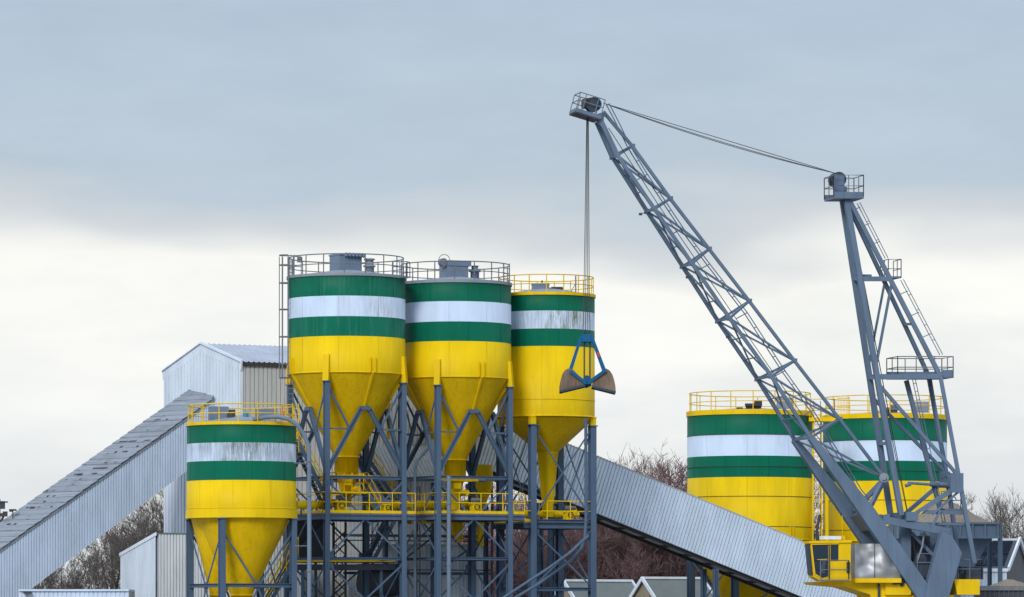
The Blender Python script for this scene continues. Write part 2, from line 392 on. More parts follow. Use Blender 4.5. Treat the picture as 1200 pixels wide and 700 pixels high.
def valve(root, c, r, z, flip=1):
    b = MB(); b.box(c + UP * (z - 0.12), r * 2.4, r * 2.2, 0.2, U3); b.rev([(r * 0.8, z - 0.2), (r * 0.55, z - 0.9), (0.28, z - 1.2), (0.28, z - 1.9)], c, 24)
    b.box(c + U3 * (flip * r * 1.7) + UP * (z - 0.12), r * 1.2, 0.3, 0.14, U3)
    o = b.build('discharge_gate', M['yellow_steel'], root)
    b = MB(); b.cyl(c + U3 * (flip * r * 2.0) + UP * (z - 0.12), c + U3 * (flip * r * 3.1) + UP * (z - 0.12), 0.11, 12); b.build('actuator', M['galv'], o)
    b = MB(); b.box(c - U3 * (flip * 0.4) + N3 * (r + 0.25) + UP * (z - 0.5), 0.5, 0.35, 0.35, U3); b.cyl(c + N3 * (r + .2) + UP * (z - .9), c + N3 * (r + .9) + UP * (z - .9), .16, 12); b.build('vibrator_motor', M['yellow_steel'], o)

# S1 -------------------------------------------------------------
root, c0, r, zz, Df = silo('s1', 'tallest yellow silo, green and white bands, caged ladder down its left side', 406, 260, 69,
    (322.5, 346.5, 370.5, 393.7, 436), white='white_scuffed', green='green_worn', rim='roofgrey', rim_h=0.14, rail_h=1.18)
z1 = Z(535, 260); SIL['s1']['cone'] = (z1, 0.70); loft_cone(root, c0, r, zz[4], z1, 0.70, zn=Z(556, 260)); valve(root, c0, 0.7, Z(556, 260))
tall_frame('s1', 415, 446, 477, 502, 553, [(563, 652), (660, 745), (752, 800)])
b = MB(); b.box(c0 + U3 * -0.05 + UP * (zz[0] + .85), 1.45, 1.3, 1.1, V((0.85, 0.5, 0))); b.box(c0 + U3 * 0.0 + UP * (zz[0] + 1.42), 1.6, 1.4, 0.1, V((0.85, 0.5, 0)))
for i in range(6): b.cyl(c0 + U3 * (-0.4 + 0.22 * i) + N3 * 0.75 + UP * (zz[0] + 1.3), c0 + U3 * (-0.3 + 0.22 * i) + N3 * 0.75 + UP * (zz[0] + 1.48), 0.12, 8)
o = b.build('dust_filter', M['steel_light'], root)
b = MB(); q = c0 + U3 * 1.25 + N3 * 0.5 + UP * zz[0]; b.rev([(.28, .3), (.28, .75), (.36, .76), (.36, .84), (.26, .86), (.24, 1.15), (.34, 1.16), (.3, 1.25), (.02, 1.28)], q, 16); b.build('vent', M['roofgrey'], root)
# caged ladder at the left
b = MB(); lx = X(340.5, 259); ly = 259; ztop = Z(301, 259); zbot = Z(505, 259); LA = V((lx, ly, 0))
b.ladder(LA + UP * zbot, LA + UP * ztop, V((1, -0.35, 0)), 0.3, 0.03, w=0.34)
lad = b.build('access_ladder', M['steel_light'], root)
b = MB(); hoops = [299.5, 311, 332, 363, 395, 427, 443]; cc = LA + V((-0.29, -0.1, 0))
for y in hoops:
    h = Z(y, 259); b.tube([cc + UP * h + V((math.cos(t) * 0.36, math.sin(t) * 0.36, 0)) for t in [R(-60 + 300 * i / 14) + R(60) for i in range(15)]], 0.032, 5)
    b.tube([cc + UP * h + V((.3, 0, 0)), cc + UP * h + V((.85, .2, 0))], 0.022, 5)
for t in (60, 120, 180, 240, 300):
    p = cc + V((math.cos(R(t)) * 0.36, math.sin(R(t)) * 0.36, 0)); b.beam(p + UP * Z(443, 259), p + UP * ztop, 0.1 if t == 240 else 0.07, 0.05, V((1, 0, 0)))
b.build('safety_cage', M['galv'], lad)
b = MB(); q = c0 + adir(R(-52)) * r * 0.97 + UP * zz[0]; b.box(q + UP * 1.0, 0.3, 0.25, 0.3); b.rail([q + V((-.5, -.3, 0)), q + V((0.1, -.35, 0))], 1.15); b.build('ladder_gate', M['galv'], root)
b = MB(); q = c0 + adir(R(72)) * r + UP * (zz[0]); b.box(q + V((-.1, 0, 0.05)), 1.0, 0.8, 0.06, U3)
b.rail([q + V((-.55, -.4, 0.05)), q + V((.3, -.2, 0.05)), q + V((.45, .3, .05))], 0.9, 0.03, (0.33, 0.66), 0.4); b.build('bridge_step', M['steel_light'], root)

# S2 -------------------------------------------------------------
root, c0, r, zz, Df = silo('s2', 'tall banded silo with a round filter ring on its lid, middle of the tall three', 533.5, 263.4, 65.5,
    (330.5, 353, 376.7, 399.7, 441.5), rim='roofgrey', rim_h=0.16, rail_h=1.15, roofrise=0.45)
z1 = Z(538.6, 263.4); SIL['s2']['cone'] = (z1, 0.64); loft_cone(root, c0, r, zz[4], z1, 0.64, zn=Z(560, 263)); valve(root, c0, 0.64, Z(560, 263))
tall_frame('s2', 421, 451, 481, 506, 555, [(563, 652), (660, 745), (752, 800)])
b = MB(); b.box(c0 + U3 * -0.1 + UP * (zz[0] + .9), 1.35, 1.2, 0.95, V((0.9, 0.43, 0))); b.box(c0 + U3 * 0.0 + UP * (zz[0] + 1.32), 1.5, 1.3, 0.32, V((0.9, 0.43, 0))); b.build('dust_filter', M['steel_light'], root)
b = MB(); q = c0 + U3 * -1.0 + N3 * 0.3 + UP * (zz[0] + 1.35); b.cyl(q - N3 * 0.15, q + N3 * 0.2, 0.24, 14)
b.tube([q + V((math.cos(t) * .33 + .1, 0, math.sin(t) * .33 + .14)) for t in [2 * math.pi * i / 20 for i in range(20)]], 0.022, 5, 0, True, True); b.build('fan', M['galv'], root)
b = MB(); q = c0 + U3 * 1.15 + N3 * 0.3 + UP * zz[0]; b.rev([(.26, .2), (.26, .85), (.36, .87), (.36, .97), (.2, .98), (.2, 1.2), (.28, 1.22), (.02, 1.26)], q, 16); b.build('vent', M['steel_light'], root)
b = MB(); q = c0 + adir(R(68)) * r * 0.99 + UP * zz[0]; b.ladder(q + UP * 0.05, q + UP * 1.25, V((1, .2, 0)), 0.25, 0.03, w=0.36)
b.build('step_ladder', M['galv'], root)

# S3 -------------------------------------------------------------
root, c0, r, zz, Df = silo('s3', 'yellow railed silo with a mossy streaked white band, behind the hanging grab', 640, 267, 57,
    (345, 364, 385, 405.5, 487.5), white='white_moss', rim='yellow_steel', railmat='yellow_steel', rim_h=0.16, rail_h=1.12)
z1 = Z(530, 267); loft_cone(root, c0 - UP * 0, r * 0.985, zz[4] - 0.06, z1, 0.62, c0 + V((0.1, 0, 0)))
b = MB(); cN = c0 + V((0.1, 0, 0)); b.rev([(0.66, z1), (0.66, z1 - .06), (.62, z1 - .08), (.42, Z(580, 267)), (.34, Z(592, 267)), (.34, Z(606, 267))], cN, 32); b.build('spout', M['yellow'], root)
b = MB(); b.ring(c0 + UP * Z(467.5, Df), r + 0.01, 0.022, 80); b.ring(c0 + UP * (zz[4] + .02), r + .03, .05, 80); b.build('weld_band', M['yellow_steel'], root)
P = legs(root, c0, r * 0.985, Z(497, Df), 0.385)
for p in P:
    d = (p - c0).normalized(); b = MB(); b.box(c0 + d * r * 0.985 + UP * Z(493, Df), 0.36, 0.34, 0.45, U3); b.box(c0 + d * r * 0.985 + UP * (Z(493, Df) + .26), 0.42, 0.4, 0.07, U3); b.build('bracket', M['yellow'], root)
xbrace(root, P, [(Z(499, Df), Z(608, Df)), (Z(620, Df), Z(688, Df)), (Z(697, Df), Z(790, Df))], 0.09, 0.2)
b = MB(); q = c0 + V((-0.35, -0.6, zz[0])); b.box(q + UP * 0.45, 1.05, 0.7, 0.55); b.box(q + UP * 0.75, 1.1, 0.75, 0.06); b.build('dust_filter', M['steel_light'], root)
b = MB(); b.box(q + V((1.0, 0, 0.32)), 0.85, 0.6, 0.4); b.box(q + V((1.0, 0, .55)), 0.7, 0.5, 0.1); b.tube([q + V((.1, 0, .7)), q + V((.1, 0, 1.0))], .05, 6); b.build('fan_motor', M['dark'], root)
b = MB(); q = c0 + adir(R(38)) * r * 0.97 + UP * zz[0]; b.tube([q, q + UP * 1.15], 0.045, 6); b.tube([q + V((-.4, .3, .0)), q + UP * .7], .02, 5); b.build('hatch_post', M['galv'], root)

# S0 -------------------------------------------------------------
root, c0, r, zz, Df = silo('s0', 'short squat banded silo standing low at the left in front of the grey sloping gallery', 283, 252, 64,
    (497, 518.5, 540, 562.5, 595), white='white_black', rim='yellow_steel', railmat='yellow_steel', rim_h=0.16, rail_h=1.08)
b = MB(); zs = Z(606.5, Df); b.rev([(r + .004, zz[4]), (r + 0.03, zz[4] - .02), (r + 0.09, zs), (r - .25, zs), (r - .3, zs + .3)], c0, 96, sm=False); b.build('skirt', M['yellow'], root)
zc = Z(697, 252)
loft_cone(root, c0 + V((0.12, -.2, 0)), r * 0.865, zs + .03, zc, 0.62, V((X(284, 252), 251.4, 0)), Z(722, 252))
loft_cone(root, c0 + V((-.55, .5, 0)), r * 0.76, zs + .02, zc, 0.42, V((X(254, 252), 252.6, 0)), Z(722, 252), name='side_cone')
P = legs(root, c0, r + 0.02, zs - .004, 0.33)
for k in range(4):
    a, c = P[k], P[(k + 1) % 4]; mid = (a + c) / 2; b = MB(); zh = Z(686, Df)
    b.ibeam(a + UP * zh, c + UP * zh, 0.2, 0.22, 0.025)
    b.beam(a + UP * (zs - 0.7), mid + UP * (zh - .1), 0.05, 0.1); b.beam(c + UP * (zs - 0.7), mid + UP * (zh - .1), 0.05, 0.1)
    b.beam(mid + UP * (zh - .1), a + UP * .6, 0.05, 0.1); b.beam(mid + UP * (zh - .1), c + UP * .6, 0.05, 0.1); b.box(mid + UP * zh, .5, .04, .4, (c - a).normalized())
    b.build('cross_brace', M['steel'], root)
b = MB(); q = W(256, 494, 251.5); b.box(q + V((0, 0, .4)), 1.05, .9, .85, V((.97, .2, 0))); b.build('dust_filter', M['steel_light'], root)
b = MB(); b.box(q + V((.72, .1, .36)), .4, .6, .6); b.cyl(q + V((.7, -.2, .3)), q + V((.7, -.55, .3)), .2, 10); b.build('fan_motor', M['dark'], root)
b = MB(); q = W(312, 494, 251.5); b.box(q + V((0, 0, .45)), 1.15, .8, .5, V((.97, .2, 0))); b.build('filter_housing', M['steel_light'], root)
b = MB(); q = W(288, 494, 251.2); b.cyl(q, q + UP * .55, .16, 12); b.build('vent', M['teal'], root)
b = MB(); q = W(331, 494, 251.2); b.cyl(q + UP * .2, q + UP * .55, .12, 10); b.tube([q, q + UP * .9], .05, 6); b.build('relief_valve', M['orange'], root)
b = MB()
pp = [(296, 492), (312, 489), (326, 488.5), (338, 491), (348, 498), (355, 508), (360, 519), (362.3, 530), (362.5, 560), (362.5, 640), (362.5, 720), (362.5, 790)]
b.tube([W(px, py, 249.4) for px, py in pp], 0.125, 10)
for py in (540, 580, 668): b.cyl(W(362.5, py, 249.4), W(362.5, py + 1.6, 249.4), 0.17, 10)
b.tube([W(345, 543, 250.5), W(362, 543, 249.4)], .03, 5); b.tube([W(345, 640, 250.5), W(362, 640, 249.4)], .03, 5)
b.build('filling_pipe', M['steel_light'], root)
b = MB(); q0 = W(346.5, 530, 251.6); b.ladder(q0, W(346.5, 473, 251.6), V((1, -.3, 0)), .3, .028, w=.36); b.build('access_ladder', M['yellow_steel'], root)

# S4, S5 -------------------------------------------------------------
for key, lab, cp, D, rp, ys, l2 in (
    ('s4', 'wide banded silo above the sloping right gallery, left of the crane mast', 878.7, 290, 73.4, (485, 509, 534, 559, 632), (581.5, 617)),
    ('s5', 'wide banded silo seen directly behind the crane mast and its cab', 1037, 295, 72.5, (489.5, 515.5, 540, 563.5, 634), (586, 621))):
    root, c0, r, zz, Df = silo(key, lab, cp, D, rp, ys, rim='yellow_steel', railmat='yellow_steel', rim_h=0.3, rail_h=1.35, rail_r=0.965, roofrise=0.3)
    loft_cone(root, c0, r, zz[4], Z(735, D), 0.8, zn=Z(748, D))
    P = legs(root, c0, r * 0.97, zz[4] + 0.02, 0.4)
    xbrace(root, P, [(Z(655, Df), Z(725, Df)), (Z(735, Df), Z(786, Df))], 0.1, 0.2)
    b = MB()
    for y in l2 + (ys[1], (ys[2] + ys[3]) / 2): b.ring(c0 + UP * Z(y, Df), r + .004, .022, 90, 6)
    b.build('weld_band', M['dark'], root)
    for a in (12, 38) if key == 's4' else (-20, 8):
        b = MB()
        for s in (-.13, .13): b.beam(c0 + adir(R(a) + s / r) * (r + .05) + UP * Z(l2[1], Df), c0 + adir(R(a) + s / r) * (r + .05) + UP * Z(l2[1] + 12, Df), .03, .1, adir(R(a)))
        b.build('fin', M['yellow_steel'], root)
    q = c0 + V((0.1, -2.6, zz[0] + .3)); b = MB(); b.box(q + UP * .35, 1.1, .5, .16); b.cyl(q + V((-.5, 0, .2)), q + V((.5, 0, .25)), .14, 10); b.box(q + V((.3, 0, .55)), .5, .3, .2); b.box(q + V((-.9, 0, .1)), .4, .3, .16); b.build('level_gauge', M['dark' if key == 's4' else 'galv'], root)
    b = MB(); b.box(q + V((2.1, .8, .5)), 1.1, .7, .7); b.build('dust_filter', M['roofgrey'], root)
S5 = SIL['s5']; b = MB(); p5 = S5['c'] + adir(R(-48)) * (S5['r'] * .97) + UP * (S5['zz'][0] + .1); u5 = V((1, -.4, 0)).normalized()
for i in range(9): b.beam(p5 + u5 * (-.42 + i * .105), p5 + u5 * (-.42 + i * .105) + UP * 1.25, .03, .03)
for h in (.05, .65, 1.25): b.beam(p5 - u5 * .46 + UP * h, p5 + u5 * .46 + UP * h, .05, .06)
b.build('gate', M['yellow_steel'], S5['root'])
# ladder tower between the two
S4, S5 = SIL['s4'], SIL['s5']; q = W(957.5, 740, 288)
t = thing('ladder_tower', 'yellow lattice ladder tower in the gap between the two wide silos', 'ladder', V((q.x, q.y, 0)))
b = MB()
for dx in (-.28, .28):
    for dy in (-.3, .3): b.beam(V((q.x + dx, q.y + dy, 0)), V((q.x + dx, q.y + dy, Z(478, 288))), .07, .07, V((1, 0, 0)))
for i in range(18):
    z = .6 + i * .95; b.beam(V((q.x - .28, q.y - .3, z)), V((q.x + .28, q.y - .3, z + .95)), .05, .05); b.beam(V((q.x - .28, q.y - .3, z)), V((q.x + .28, q.y - .3, z)), .05, .05)
b.build('frame', M['yellow_steel'], t)
b = MB(); b.ladder(V((q.x, q.y, .2)), V((q.x, q.y, Z(470, 288))), V((1, 0, 0)), .3, .025); b.build('ladder', M['galv'], t)
b = MB(); b.box(V((q.x + .3, q.y, Z(492, 288))), 1.7, 1.0, .25); b.build('landing', M['yellow_steel'], t)
b = MB(); b.rail([V((q.x - .5, q.y - .5, Z(490, 288))), V((q.x + 1.1, q.y - .5, Z(490, 288))), V((q.x + 1.1, q.y + .5, Z(490, 288)))], 1.2, .028); b.build('railing', M['yellow_steel'], t)
b = MB(); b.tube([V((q.x + .62, q.y - .3, 0)), V((q.x + .62, q.y - .3, Z(565, 288)))], .13, 10); b.build('pipe', M['yellow'], t)
b = MB(); b.tube([W(958.5, 640, 287.4), W(957.5, 622, 287.4), W(959, 612, 287.4), W(961, 603, 287.4)], .1, 10); b.build('hose', M['rope'], t)

# ------------------------------------------------------------------ platforms between the legs
def platform(key, label, y, inset, wide, railh, leftx=0.0):
    S = SIL[key]; c0, Df = S['c'], S['Df']; z = Z(y, Df); h = S['r'] * .7071 - inset
    t = thing('service_platform', label, 'platform', V((c0.x, c0.y, z)), 'walkways under the tall silos')
    e = h + wide
    A = c0 - U3 * (h + leftx) + N3 * h; B = c0 + U3 * e + N3 * h; C = c0 + U3 * e - N3 * h; Dd = c0 - U3 * (h + leftx) - N3 * h
    b = MB(); b.hexa([p + UP * (z - .09) for p in (A, B, C, Dd)] + [p + UP * z for p in (A, B, C, Dd)]); b.build('deck', M['galv'], t)
    b = MB()
    for p, q in ((A, B), (B, C), (C, Dd), (Dd, A)): b.ibeam(p + UP * (z - .26), q + UP * (z - .24), .14, .26, .025)
    for s in (.33, .66): b.ibeam(A.lerp(B, s) + UP * (z - .22), Dd.lerp(C, s) + UP * (z - .22), .12, .2, .02)
    b.build('deck_beam', M['steel'], t)
    b = MB()
    for p, q in ((A, B), (Dd, A), (C, Dd)): b.beam(p + UP * (z + .08), q + UP * (z + .08), .03, .16)
    b.build('toe_board', M['yellow_steel'], t)
    b = MB(); b.rail([C + UP * z, Dd + UP * z, A + UP * z, B + UP * z], railh, .03, (.52,), 1.5); b.build('railing', M['yellow_steel'], t)
    return t, z
platform('s1', 'grating walkway with yellow railing under the caged-ladder silo', 601, -0.1, 0.7, 1.2, .2)
up_t = bpy.data.objects['service_platform']; up_z = Z(576, 257.2)
b = MB(); qa_, qb_ = V((X(394, 257.2), 257.2, up_z)), V((X(431, 258.4), 258.4, up_z)); b.hexa([p + UP * h for h in (-.1, 0) for p in (qa_, qb_, qb_ + V3 * 2.2, qa_ + V3 * 2.2)])
ud = b.build('upper_deck', M['yellow_steel'], up_t)
b = MB(); b.rail([qa_ + V3 * 2.2, qa_, qb_, qb_ + V3 * 2.2], 1.1, .03, (.5,), .55)
st_ = V((X(446, 259), 259, up_z - 1.25)); 
for o in (V((0, 0, 0)), V3 * .8):
    b.tube([qb_ + o + UP * 1.1, st_ + o + UP * 1.0], .03, 5); b.tube([qb_ + o + UP * .55, st_ + o + UP * .5], .03, 5); b.tube([st_ + o, st_ + o + UP], .03, 5)
b.build('upper_railing', M['yellow_steel'], ud)
b = MB()
for o in (V((0, 0, 0)), V3 * .8): b.beam(qb_ + o, st_ + o, .05, .18)
for i in range(6): b.box(qb_.lerp(st_, (i + .5) / 6) + V3 * .4, .22, .75, .03, U3)
b.build('upper_steps', M['steel'], ud)
platform('s2', 'grating walkway with yellow railing under the second tall silo', 601.5, -0.1, 0.9, 1.2, 0)
platform('s3', 'lower walkway with yellow railing under the mossy-banded silo', 611.5, 0.1, 0.2, 1.25, .6)
def screw(label, a, bb, r=.26):
    a = V(a); bb = V(bb); t = thing('screw_conveyor', label, 'conveyor', (a.x, a.y, a.z - r), 'yellow screw conveyors under the silos')
    b = MB(); b.cyl(a, bb, r, 18)
    for i in range(5):
        p = a.lerp(bb, i / 4); d = (bb - a).normalized(); b.cyl(p - d * .04, p + d * .04, r * 1.22, 18)
    b.build('trough', M['yellow'], t)
    b = MB(); d = (bb - a).normalized(); b.cyl(bb, bb + d * .6, r * .7, 14); b.box(bb + d * .3 + UP * r, .3, .3, .25); b.build('motor', M['yellow_steel'], t)
    b = MB()
    for s in (.15, .85): b.beam(a.lerp(bb, s) - UP * r, a.lerp(bb, s) - UP * (r + .45), .1, .1)
    b.build('stand', M['steel'], t)
screw('yellow screw conveyor tube between the two tallest silos', W(432, 592, 263), W(546, 592, 267))
screw('yellow screw conveyor tube on the lower walkway under the mossy silo', W(602, 603, 266), W(668, 603, 268), .2)
screw('yellow screw conveyor tube right beside the short silo skirt', W(347, 592, 256), W(386, 592, 258), .22)

# small machinery on the decks
def pump(label, p, k=1.0):
    p = V(p); t = thing('valve_unit', label, 'valve', p, 'valve units on the walkways')
    b = MB(); b.box(p + UP * .3 * k, .5 * k, .45 * k, .6 * k, U3); b.box(p + UP * .66 * k, .66 * k, .5 * k, .1, U3); b.build('body', M['yellow_steel'], t)
    b = MB(); b.cyl(p + UP * .9 * k - U3 * .2, p + UP * .9 * k + U3 * .5 * k, .13 * k, 12); b.cyl(p + UP * .7 * k, p + UP * 1.0 * k, .08, 8); b.build('actuator', M['galv'], t)
    b = MB(); b.tube([p + N3 * .32 + UP * .45 * k + V((math.cos(a) * .16 * k, 0, math.sin(a) * .16 * k)) for a in [i * math.pi / 6 for i in range(12)]], .025, 5, 0, True, True); b.build('handwheel', M['dark'], t)
z12 = Z(601, SIL['s1']['Df'])
pump('yellow valve unit on the walkway below the caged-ladder silo spout', (X(398, 258), 258, z12 + .01))
pump('yellow valve unit near the right end of the first walkway', (X(452, 259.5), 259.5, z12 + .01), .8)
pump('yellow valve unit on the walkway under the second tall silo', (X(556, 262), 262, Z(601.5, SIL['s2']['Df']) + .01), .9)
pump('yellow valve unit on the right end of the lower walkway', (X(666, 266), 266, Z(611.5, SIL['s3']['Df']) + .01), .95)

# stairs
def stair(label, a, bb, side, width, mat_r, tread='galv', n=None, rails=True):
    a = V(a); bb = V(bb); side = V(side).normalized(); t = thing('steel_staircase', label, 'stairs', bb if bb.z < a.z else a, 'steel stairs in the silo frame')
    b = MB()
    for s in (-1, 1): b.beam(a + side * (s * width / 2), bb + side * (s * width / 2), .06, .24)
    b.build('stringer', M['steel'], t)
    n = n or int(abs(a.z - bb.z) / .22); d = (bb - a); d.z = 0; d.normalize(); b = MB()
    for i in range(n):
        p = a.lerp(bb, (i + .5) / n); b.box(p, .24, width - .06, .035, d)
    b.build('tread', M[tread], t)
    if rails:
        b = MB()
        for s in (-1, 1):
            o = side * (s * width / 2)
            for h in (1.0, .55): b.tube([a + o + UP * h, bb + o + UP * h], .032, 6)
            for i in range(5): q = a.lerp(bb, i / 4) + o; b.tube([q, q + UP * 1.0], .03, 5)
        b.build('handrail', M[mat_r], t)
stair('yellow-railed steel stairs descending right behind the caged-ladder silo cone', W(424, 532, 264), W(466, 596, 265.5), V3, .9, 'yellow_steel')
stair('yellow-railed steel stairs squeezed between the short silo and the first tall silo', W(345, 515, 256.5), W(384, 596, 257.5), V3, .8, 'yellow_steel')
stair('dark steel stairs below the first walkway descending to the left', W(462, 604, 264.5), W(432, 660, 263.5), V3, .9, 'steel', 'dark')
stair('steel stairs with yellow handrails behind the short silo cone near the ground', W(346, 650, 257), W(290, 745, 255.5), V3, .8, 'yellow_steel')

# loose pipes
def pipe(label, pts, r, mat='steel_light', base=None):
    b = MB(); q = [W(*p) for p in pts]; b.tube(q, r, 10)
    for i in range(1, len(q) - 1, 2): b.cyl(q[i] - (q[i + 1] - q[i - 1]).normalized() * .05, q[i] + (q[i + 1] - q[i - 1]).normalized() * .05, r * 1.3, 10)
    lo = min(q, key=lambda p: p.z); o = b.build('filling_pipe', M[mat], None, (lo.x, lo.y, lo.z)); return tag(o, label, 'pipe', 'pneumatic filling pipes')
pipe('blue-grey filling pipe rising beside the mossy silo and bending away to lower left', [(686.5, 490, 262.8), (686.5, 520, 262.8), (686.7, 560, 262.8), (686.7, 610, 262.8), (685.5, 630, 262.7), (681, 644, 262.6), (671, 655, 262.5), (655, 667, 262.4), (630, 685, 262.2), (600, 703, 262), (520, 755, 261.5)], .1, 'steel')
pipe('straight blue-grey pipe slanting below the curved one under the mossy silo', [(690, 628, 262.0), (668, 648, 262), (640, 668, 261.9), (600, 694, 261.8), (520, 748, 261.3)], .09, 'steel')
pipe('slim vertical pipe between the two tallest silos with a bend at its top', [(503, 524, 262.5), (496, 532, 262.5), (489, 540, 262.5), (486.5, 549, 262.5), (486.3, 600, 262.5), (486.3, 660, 262.5), (486.3, 720, 262.5), (486.3, 790, 262.5)], .09)
pipe('pale vertical pipe beside the second silo spout', [(526, 558, 260), (526, 590, 260), (526, 625, 260), (526, 662, 260), (526, 700, 260), (526, 790, 260)], .13)

# yellow bin behind
q = W(563, 590, 269.2); t = thing('dust_bin', 'small yellow conical bin behind the second silo under the gallery', 'bin', V((q.x, q.y, Z(640, 269.2))))
b = MB(); b.rev([(.75, Z(545, 269)), (.75, Z(572, 269)), (.2, Z(596, 269)), (.2, Z(640, 269))], V((q.x, q.y, 0)), 32); b.poly(b.circ(V((q.x, q.y, Z(545, 269))), .75, 32)); b.build('body', M['yellow'], t)
b = MB()
for dx in (-.7, .7): b.beam(V((q.x + dx, q.y, 0)), V((q.x + dx, q.y, Z(560, 269))), .14, .14, V((1, 0, 0)))
b.build('leg', M['steel'], t)

# ------------------------------------------------------------------ buildings
# tall hall
K = W(283, 425, 268); GW, GL = 11.3, 14.6; ze = K.z; zr = ze + 1.36; K0 = V((K.x, K.y, 0))
t = thing('processing_hall', 'tall white and beige gabled hall behind the silos, fed by the left gallery', 'building', K0)
gz = lambda s: ze + (zr - ze) * (1 - abs(s - GW / 2) / (GW / 2))
b = MB(); b.prism([K0 + UP * 0, K0 + V3 * GW, K0 + V3 * GW + UP * ze, K0 + V3 * (GW / 2) + UP * zr, K0 + UP * ze], U3 * GL); b.build('frame', M['sheet_grey'], t)
b = MB(); b.corr(K0 - U3 * .03, V3, -U3, 0, GW, lambda s: gz(s), lambda s: 0, .48, .16, groove=.26); b.build('gable_wall', M['sheet_white'], t)
b = MB(); b.corr(K0 + N3 * .03, U3, N3, 0, GL, lambda s: ze, lambda s: 0, .29, .07, groove=.26); b.build('long_wall', M['sheet_beige'], t)
b = MB()
n = int(GL / .33)
for sgn in (0, 1):
    for i in range(n):
        a0 = K0 + U3 * (-.25 + i * .345); a1 = a0 + U3 * .2; a2 = a0 + U3 * .345
        e = -.25 if sgn == 0 else GW + .25; ze2 = ze - .25 * (zr - ze) / (GW / 2)
        for (p, q, h0, h1) in ((a0, a1, .08, .08), (a1, a1 + U3 * .04, .08, .13), (a1 + U3 * .04, a2 - U3 * .04, .13, .13), (a2 - U3 * .04, a2, .13, .08)):
            b.poly([p + V3 * e + UP * (ze2 + h0), q + V3 * e + UP * (ze2 + h1), q + V3 * (GW / 2) + UP * (zr + h1), p + V3 * (GW / 2) + UP * (zr + h0)])
b.build('roof', M['roof_white'], t)
b = MB()
ap = K0 + V3 * (GW / 2) + UP * (zr + .02) - U3 * .12
for s, sg in ((-.3, 1), (GW + .3, -1)):
    e = K0 + V3 * s + UP * (ze - .3 * (zr - ze) / (GW / 2) + .02) - U3 * .12; b.beam(e - UP * .12, ap - UP * .12, .1, .62, UP)
b.beam(K0 - U3 * .08 + N3 * .05, K0 - U3 * .08 + N3 * .05 + UP * (ze - .2), .22, .22, U3)
b.build('trim', M['trim'], t)
b = MB(); b.beam(K0 + N3 * .16 + UP * (ze - .12), K0 + N3 * .16 + U3 * GL + UP * (ze - .12), .14, .14); b.build('gutter', M['under'], t)

# left gallery: flat roofed, runs obliquely into the gable of the hall, descends to the left and towards the camera
E = W(254, 462.5, 271.2); GA = R(42); A2 = V((math.cos(GA), math.sin(GA), 0)); B2 = V((-math.sin(GA), math.cos(GA), 0)); ax = -A2; SL = .592; L = 29.0; GWD = 3.66
t = thing('conveyor_gallery', 'enclosed sloping conveyor gallery with weathered grey roof, rising from lower left into the hall', 'conveyor', V((E.x + ax.x * L, E.y + ax.y * L, 0)), 'enclosed conveyor galleries')
e0 = V((E.x, E.y, 0)); f0 = e0 + B2 * GWD; zr_ = lambda s: E.z - SL * s
hb = lambda s: 3.3 + (s - 2.3) * .033
SA, SF = -.05, -.98         # where near and far edge meet the gable wall
b = MB(); b.corr(e0 - B2 * .03, ax, -B2, SA, L, lambda s: zr_(s) - .2, lambda s: max(.02, zr_(s) - hb(s)), .195, .085, groove=.34); b.build('side_wall', M['sheet_blue'], t)
b = MB()
b.hexa([e0 + ax * SA + UP * (zr_(SA) - hb(SA)), f0 + ax * SF + UP * (zr_(SF) - hb(SF)), f0 + ax * SF + UP * (zr_(SF) - .1), e0 + ax * SA + UP * (zr_(SA) - .1),
        e0 + ax * L + UP * (zr_(L) - hb(L)), f0 + ax * L + UP * (zr_(L) - hb(L)), f0 + ax * L + UP * (zr_(L) - .1), e0 + ax * L + UP * (zr_(L) - .1)]); b.build('frame', M['sheet_grey'], t)
b = MB(); st = .58; s = -1.3
while s < L:
    jit = rnd.uniform(-.008, .012); s1_ = s + st + .05; na = -.16 - rnd.uniform(0, .05)
    cut = lambda x: max(na, (SA - x) / (SA - SF) * GWD) if x < SA else na
    if s1_ < SF + .05: s += st; continue
    a0_, a1_, b_ = e0 + B2 * min(cut(s), GWD), e0 + B2 * min(cut(s1_), GWD), f0 + B2 * .1
    q = [a0_ + ax * s + UP * (zr_(s) + jit), b_ + ax * s + UP * (zr_(s) + jit), b_ + ax * s1_ + UP * (zr_(s1_) + .05 + jit), a1_ + ax * s1_ + UP * (zr_(s1_) + .05 + jit)]
    b.hexa([p - UP * .04 for p in q] + q)
    dens = 2 if 1.5 < s < 20 else 1
    for _ in range(rnd.choice((0, 1, 2, 3)) * dens // 1 if s > 1 else 0):      # broken and lifted bits along the laps
        f = rnd.uniform(.05, .9); g = rnd.choice((.02, .03, .04, .07, .12, .2)) * rnd.uniform(.7, 1.2)
        p, q2 = q[3].lerp(q[2], f), q[3].lerp(q[2], min(1, f + g)); o = ax * rnd.uniform(-.22, .06) + UP * .012
        p = p + o + UP * (-SL * 0); q2 = q2 + o
        b.hexa([p, q2, q2 - ax * .13 + UP * .06, p - ax * .13 + UP * .06, p + UP * .035, q2 + UP * .035, q2 - ax * .13 + UP * .09, p - ax * .13 + UP * .09], 1)
    s += st
b.build('roof', [M['asb'], M['moss']], t)
b = MB(); b.beam(e0 - B2 * .12 + ax * SA + UP * (zr_(SA) - .15), e0 - B2 * .12 + ax * L + UP * (zr_(L) - .15), .06, .12); b.build('eaves_board', M['asb'], t)
b = MB(); b.beam(e0 - B2 * .17 + ax * (SA + .1) + UP * (zr_(0) - .6), e0 - B2 * .17 + ax * (SA + .1) + UP * (zr_(0) + .05), .12, .2, U3); b.build('downpipe', M['dark'], t)
